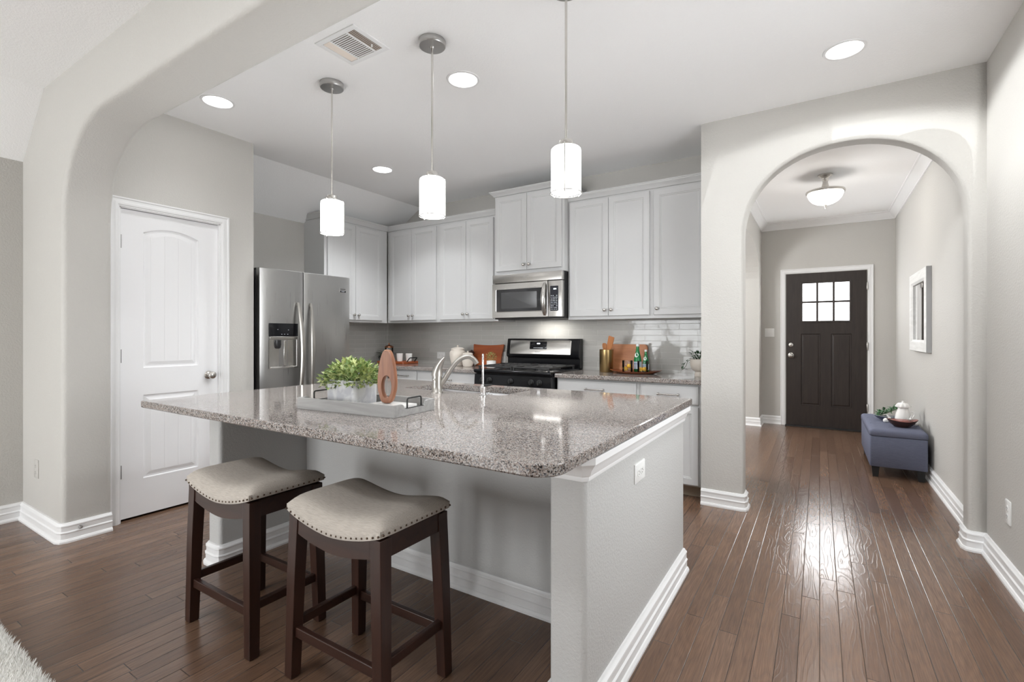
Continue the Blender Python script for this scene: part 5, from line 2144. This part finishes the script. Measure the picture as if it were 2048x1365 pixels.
# wooden serving tray with glass jar, greenery and two cups
LX, LY = -4.185, 4.115
t = thing('small_serving_tray', 'reddish wood tray with slanted black handles in the tiled corner', 'tray', (LX, LY, CTZ))
bm = bm_new()
rbox(bm, LX - 0.215, LX + 0.215, LY - 0.13, LY + 0.13, 0.890, 0.918, 0.02, 0.004)
obj('board', bm, M_boardL, t, smooth=40)
for s in (-1, 1):
    bm = bm_new()
    x = LX + s * 0.205
    pts = [(x, LY - 0.06, 0.912), (x + s * 0.045, LY - 0.06, 0.958), (x + s * 0.048, LY - 0.05, 0.961), (x + s * 0.048, LY + 0.05, 0.961), (x + s * 0.045, LY + 0.06, 0.958), (x, LY + 0.06, 0.912)]
    tube(bm, pts, 0.0065, 8)
    obj('handle', bm, M_blackmat, t, smooth=50)
for i, (x, y, lab) in enumerate(((-4.120, 4.085, 'white cup on the small corner tray, next to the glass jar'), (-4.008, 4.120, 'white cup at the handle end of the small corner tray'))):
    bm = bm_new()
    lathe(bm, [(0.028, 0.0), (0.031, 0.002), (0.0395, 0.088), (0.038, 0.0895), (0.0365, 0.086), (0.029, 0.008), (0.002, 0.006)], x, y, 0.9185, 26)
    tag(obj('white_cup', bm, M_ceramic, smooth=50), lab, 'cup', 'white cups on the corner tray')
JXc, JYc = -4.320, 4.110
t = thing('glass_jar', 'clear glass jar with copper lid on the small corner tray', 'jar', (JXc, JYc, 0.9185))
bm = bm_new()
lathe(bm, [(0.045, 0.0), (0.048, 0.004), (0.048, 0.150), (0.046, 0.153), (0.0455, 0.150), (0.0455, 0.008), (0.002, 0.006)], JXc, JYc, 0.9185, 28)
obj('glass', bm, M_clear, t, smooth=50)
bm = bm_new()
lathe(bm, [(0.050, 0.153), (0.053, 0.157), (0.050, 0.168), (0.030, 0.180), (0.010, 0.184), (0.005, 0.190), (0.010, 0.200), (0.007, 0.208), (0.001, 0.210)], JXc, JYc, 0.9185, 28)
obj('lid', bm, M_copper, t, smooth=50)
bm = bm_new()
lathe(bm, [(0.036, 0.008), (0.040, 0.012), (0.040, 0.062), (0.034, 0.064)], JXc, JYc, 0.9185, 20)
obj('contents', bm, M_brown, t, smooth=50)
t = thing('greenery', 'dark fern sprigs in a pot around the glass jar in the corner', 'potted plant', (-4.470, 4.240, CTZ))
bm = bm_new()
lathe(bm, [(0.030, 0.0), (0.040, 0.06), (0.037, 0.062), (0.002, 0.055)], -4.470, 4.240, CTZ, 20)
obj('pot', bm, M_brown, t, smooth=50)
bm = bm_new()
for k in range(26):
    a = random.uniform(0, 2 * PI)
    L = random.uniform(0.10, 0.20)
    d = Vector((math.cos(a) * 1.1, -abs(math.sin(a)) * 0.55, random.uniform(0.25, 0.9)))
    d.normalize()
    if d.y > 0:
        d.y *= 0.3
    for q in range(10):
        s = 0.25 + 0.75 * q / 9
        p = Vector((-4.470, 4.235, CTZ + 0.060)) + d * L * s + Vector((0, 0, -0.055 * s * s))
        if p.x < XL + 0.03 or p.y > YB - 0.03:
            continue
        for sd in (-1, 1):
            side = d.cross(Vector((0, 0, 1))).normalized() * sd
            leaf(bm, p, d * 0.7 + side, Vector((0, 0, 1)), 0.030 * (1.15 - 0.6 * s), 0.007, 0.1)
obj('fronds', bm, M_leaf2, t, smooth=0)

# ------------------------------------------------------------------ hall bench with its pieces
BX0, BX1, BYa, BYb = 0.362, 0.758, 5.20, 6.22
t = thing('storage_bench', 'slate blue upholstered storage bench along the hall wall', 'bench', ((BX0 + BX1) / 2, (BYa + BYb) / 2, 0))
bm = bm_new()
rbox(bm, BX0 + 0.004, BX1 - 0.004, BYa + 0.004, BYb - 0.004, 0.092, 0.352, 0.012, 0.006)
obj('box', bm, M_bench, t, smooth=50)
bm = bm_new()


def lidloop(o, z):
    return [(x, y, z) for x, y in rrect(BX0 + o, BX1 - o, BYa + o, BYb - o, 0.02, 5)]


rings(bm, [lidloop(0.005, 0.355), lidloop(0.0, 0.359), lidloop(0.0, 0.390), lidloop(0.005, 0.402), lidloop(0.018, 0.411), lidloop(0.045, 0.415)])
lid = obj('lid', bm, M_bench, t, smooth=60)
bm = bm_new()
for q in (1, 2):
    yy = BYa + (BYb - BYa) * q / 3
    tube(bm, [(BX0 + 0.03, yy, 0.4135), (BX1 - 0.03, yy, 0.4135)], 0.0022, 6)
obj('seam', bm, M_bench, lid)
for x in (BX0 + 0.045, BX1 - 0.045):
    for y in (BYa + 0.045, BYb - 0.045):
        bm = bm_new()
        rings(bm, [[(x - a, y - a, z), (x + a, y - a, z), (x + a, y + a, z), (x - a, y + a, z)] for a, z in ((0.020, 0.0), (0.028, 0.093))])
        obj('leg', bm, M_blackmat, t, smooth=0)
BT = 0.4155
# brown bowl
t = thing('decorative_bowl', 'dark brown oval bowl with red inside at the near end of the bench', 'bowl', (0.610, 5.420, BT), 0.15)


def bowl_mesh(prof, sx, sy, wav=0.0):
    bm = bm_new()
    loops = []
    for r, z in prof:
        loops.append([(r * math.cos(2 * PI * k / 36) * sx, r * math.sin(2 * PI * k / 36) * sy, z + wav * max(0, z - 0.03) * math.cos(4 * PI * k / 36)) for k in range(36)])
    rings(bm, loops)
    return bm


obj('outer', bowl_mesh([(0.045, 0.0), (0.055, 0.003), (0.085, 0.03), (0.112, 0.062), (0.110, 0.064)], 1.0, 0.72, 0.25), M_brown, t, world=False, smooth=60)
obj('inner', bowl_mesh([(0.110, 0.0645), (0.082, 0.034), (0.05, 0.020)], 1.0, 0.72, 0.25), M_red, t, world=False, smooth=60, )
# pewter leaf bowl
t = thing('decorative_bowl', 'small pewter blue bowl with eucalyptus behind the brown bowl', 'bowl', (0.540, 5.760, BT), 0.1)
obj('outer', bowl_mesh([(0.035, 0.0), (0.045, 0.003), (0.08, 0.022), (0.112, 0.046), (0.110, 0.048)], 1.0, 0.75, 0.3), M_navy, t, world=False, smooth=60)
obj('inner', bowl_mesh([(0.110, 0.0482), (0.078, 0.026), (0.04, 0.012)], 1.0, 0.75, 0.3), M_pewter, t, world=False, smooth=60)
t = thing('eucalyptus_sprig', 'green leafy sprig resting in the pewter bowl on the bench', 'greenery', (0.560, 5.80, BT + 0.03))
bm = bm_new()
for k in range(120):
    s = random.random()
    p = Vector((0.455 + 0.19 * s, 5.76 + 0.06 * s + random.uniform(-.05, .05), BT + 0.045 + 0.085 * s + random.uniform(-.015, .03)))
    leaf(bm, p, Vector((random.uniform(-1, 1), random.uniform(-1, 1), random.uniform(-.3, .9))), Vector((0, 0, 1)), 0.034, 0.022)
obj('leaves', bm, M_leaf4, t, smooth=0)
bm = bm_new()
for k in range(3):
    tube(bm, [(0.46, 5.75 + 0.015 * k, BT + 0.04), (0.55, 5.78 + 0.015 * k, BT + 0.075), (0.65, 5.82 + 0.015 * k, BT + 0.13)], 0.002, 5)
obj('stem', bm, M_stem, t, smooth=50)
# white lidded jar with a ruffled rim and a little white bird handle
t = thing('lidded_jar', 'white glazed lidded jar with fluted cap standing on the bench', 'jar', (0.640, 5.640, BT))
bm = bm_new()
lathe(bm, [(0.048, 0.0), (0.056, 0.006), (0.060, 0.045), (0.055, 0.085), (0.043, 0.120), (0.037, 0.140), (0.040, 0.152)], 0.640, 5.640, BT, 32)
obj('body', bm, M_ceramic, t, smooth=60)
bm = bm_new()
loops = []
for r, z, wv in ((0.040, 0.152, 0), (0.052, 0.150, 0.004), (0.055, 0.158, 0.005), (0.046, 0.175, 0.003), (0.036, 0.186, 0.001), (0.012, 0.190, 0), (0.009, 0.197, 0), (0.012, 0.203, 0), (0.003, 0.208, 0)):
    loops.append([(0.640 + (r + wv * math.cos(10 * 2 * PI * k / 40)) * math.cos(2 * PI * k / 40), 5.640 + (r + wv * math.cos(10 * 2 * PI * k / 40)) * math.sin(2 * PI * k / 40), BT + z) for k in range(40)])
rings(bm, loops)
obj('lid', bm, M_ceramic, t, smooth=60)
bm = bm_new()
tube(bm, [(0.694, 5.640, BT + 0.055), (0.715, 5.640, BT + 0.070), (0.722, 5.640, BT + 0.095), (0.710, 5.640, BT + 0.112), (0.682, 5.640, BT + 0.105)], 0.007, 8)
obj('handle', bm, M_ceramic, t, smooth=60)
for (cx_, cy_, nm_, lb_, sc_) in ((0.520, 5.628, 'ceramic_figurine', 'small white ceramic figurine just in front of the pewter bowl', 0.8), (0.705, 5.540, 'ceramic_figurine', 'small white ceramic figurine by the wall, behind the brown bowl', 1.0)):
    t = thing(nm_, lb_, 'figurine', (cx_, cy_, BT), 0.4 if sc_ < 1 else 2.2)
    bm = bm_new()
    loops = []
    for (x, z, r) in ((-0.034, 0.022, 0.004), (-0.030, 0.024, 0.016), (-0.014, 0.027, 0.026), (0.006, 0.027, 0.025), (0.018, 0.036, 0.019), (0.024, 0.048, 0.016), (0.034, 0.056, 0.013), (0.042, 0.054, 0.007), (0.045, 0.053, 0.002)):
        loops.append([((x)*sc_, r * math.cos(2 * PI * k / 16) * sc_, max(0.0, z + r * math.sin(2 * PI * k / 16)) * sc_) for k in range(16)])
    rings(bm, loops)
    obj('body', bm, M_ceramic, t, world=False, smooth=70)
    for s in (-1, 1):
        bm = bm_new()
        tube(bm, [(0.022 * sc_, s * 0.006 * sc_, 0.062 * sc_), (0.014 * sc_, s * 0.010 * sc_, 0.082 * sc_), (0.006 * sc_, s * 0.013 * sc_, 0.098 * sc_)], [0.004 * sc_, 0.006 * sc_, 0.002 * sc_], 8)
        obj('ear', bm, M_ceramic, t, world=False, smooth=70)

# ------------------------------------------------------------------ hall mirror
RY0, RY1, RZ0, RZ1 = 5.30, 6.17, 1.072, 1.800
t = thing('wall_mirror', 'mirror with wide white wooden frame on the hall wall above the bench', 'mirror', (XR, (RY0 + RY1) / 2, (RZ0 + RZ1) / 2))
bm = bm_new()
FW = 0.105
pr = [(0.0005, 0.036), (0.004, 0.040), (FW - 0.02, 0.040), (FW - 0.012, 0.034), (FW, 0.026), (FW, 0.0)]
loops = []
for o, d in pr:
    loops.append([(XR - d, RY0 + o, RZ0 + o), (XR - d, RY1 - o, RZ0 + o), (XR - d, RY1 - o, RZ1 - o), (XR - d, RY0 + o, RZ1 - o)])
rings(bm, loops, False, False)
obj('frame', bm, M_frame, t, smooth=25)
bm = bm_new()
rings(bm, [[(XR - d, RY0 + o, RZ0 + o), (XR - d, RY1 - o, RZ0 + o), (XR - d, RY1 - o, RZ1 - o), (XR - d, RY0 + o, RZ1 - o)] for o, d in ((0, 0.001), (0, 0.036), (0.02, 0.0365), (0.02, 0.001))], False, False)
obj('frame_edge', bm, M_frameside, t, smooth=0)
bm = bm_new()
box(bm, XR - 0.016, XR - 0.004, RY0 + FW - 0.004, RY1 - FW + 0.004, RZ0 + FW - 0.004, RZ1 - FW + 0.004)
obj('mirror_glass', bm, M_mirror, t, smooth=0)

# ------------------------------------------------------------------ white shag rug at the camera side
RGX0, RGX1, RGY0, RGY1 = -4.25, -1.6, -1.6, 0.555
t = thing('shag_rug', 'fluffy white shag rug on the wood floor at the lower corner', 'rug', ((RGX0 + RGX1) / 2, (RGY0 + RGY1) / 2, 0))
bm = bm_new()
rbox(bm, RGX0, RGX1, RGY0, RGY1, 0.0, 0.016, 0.02, 0.006)
obj('backing', bm, M_rug, t, smooth=40)
bm = bm_new()


def tuft(x, y, big=1.0):
    h = random.uniform(0.020, 0.034) * big
    dx, dy = random.uniform(-0.016, 0.016), random.uniform(-0.012, 0.020)
    w = 0.0035
    a = random.uniform(0, PI)
    ux, uy = math.cos(a) * w, math.sin(a) * w
    p = [bm.verts.new((x - ux, y - uy, 0.010)), bm.verts.new((x + ux, y + uy, 0.010)), bm.verts.new((x + uy, y - ux, 0.010)),
         bm.verts.new((x + dx, y + dy, 0.010 + h))]
    bm.faces.new((p[0], p[1], p[3]))
    bm.faces.new((p[1], p[2], p[3]))
    bm.faces.new((p[2], p[0], p[3]))


for _ in range(9000):
    tuft(random.uniform(-3.05, -1.62), random.uniform(0.30, RGY1 + 0.004))
for _ in range(1600):
    tuft(random.uniform(-3.05, -1.62), RGY1 + random.uniform(-0.008, 0.008), 0.9)
pl = obj('pile', bm, M_rug, t, smooth=0)
pl['kind'] = 'stuff'
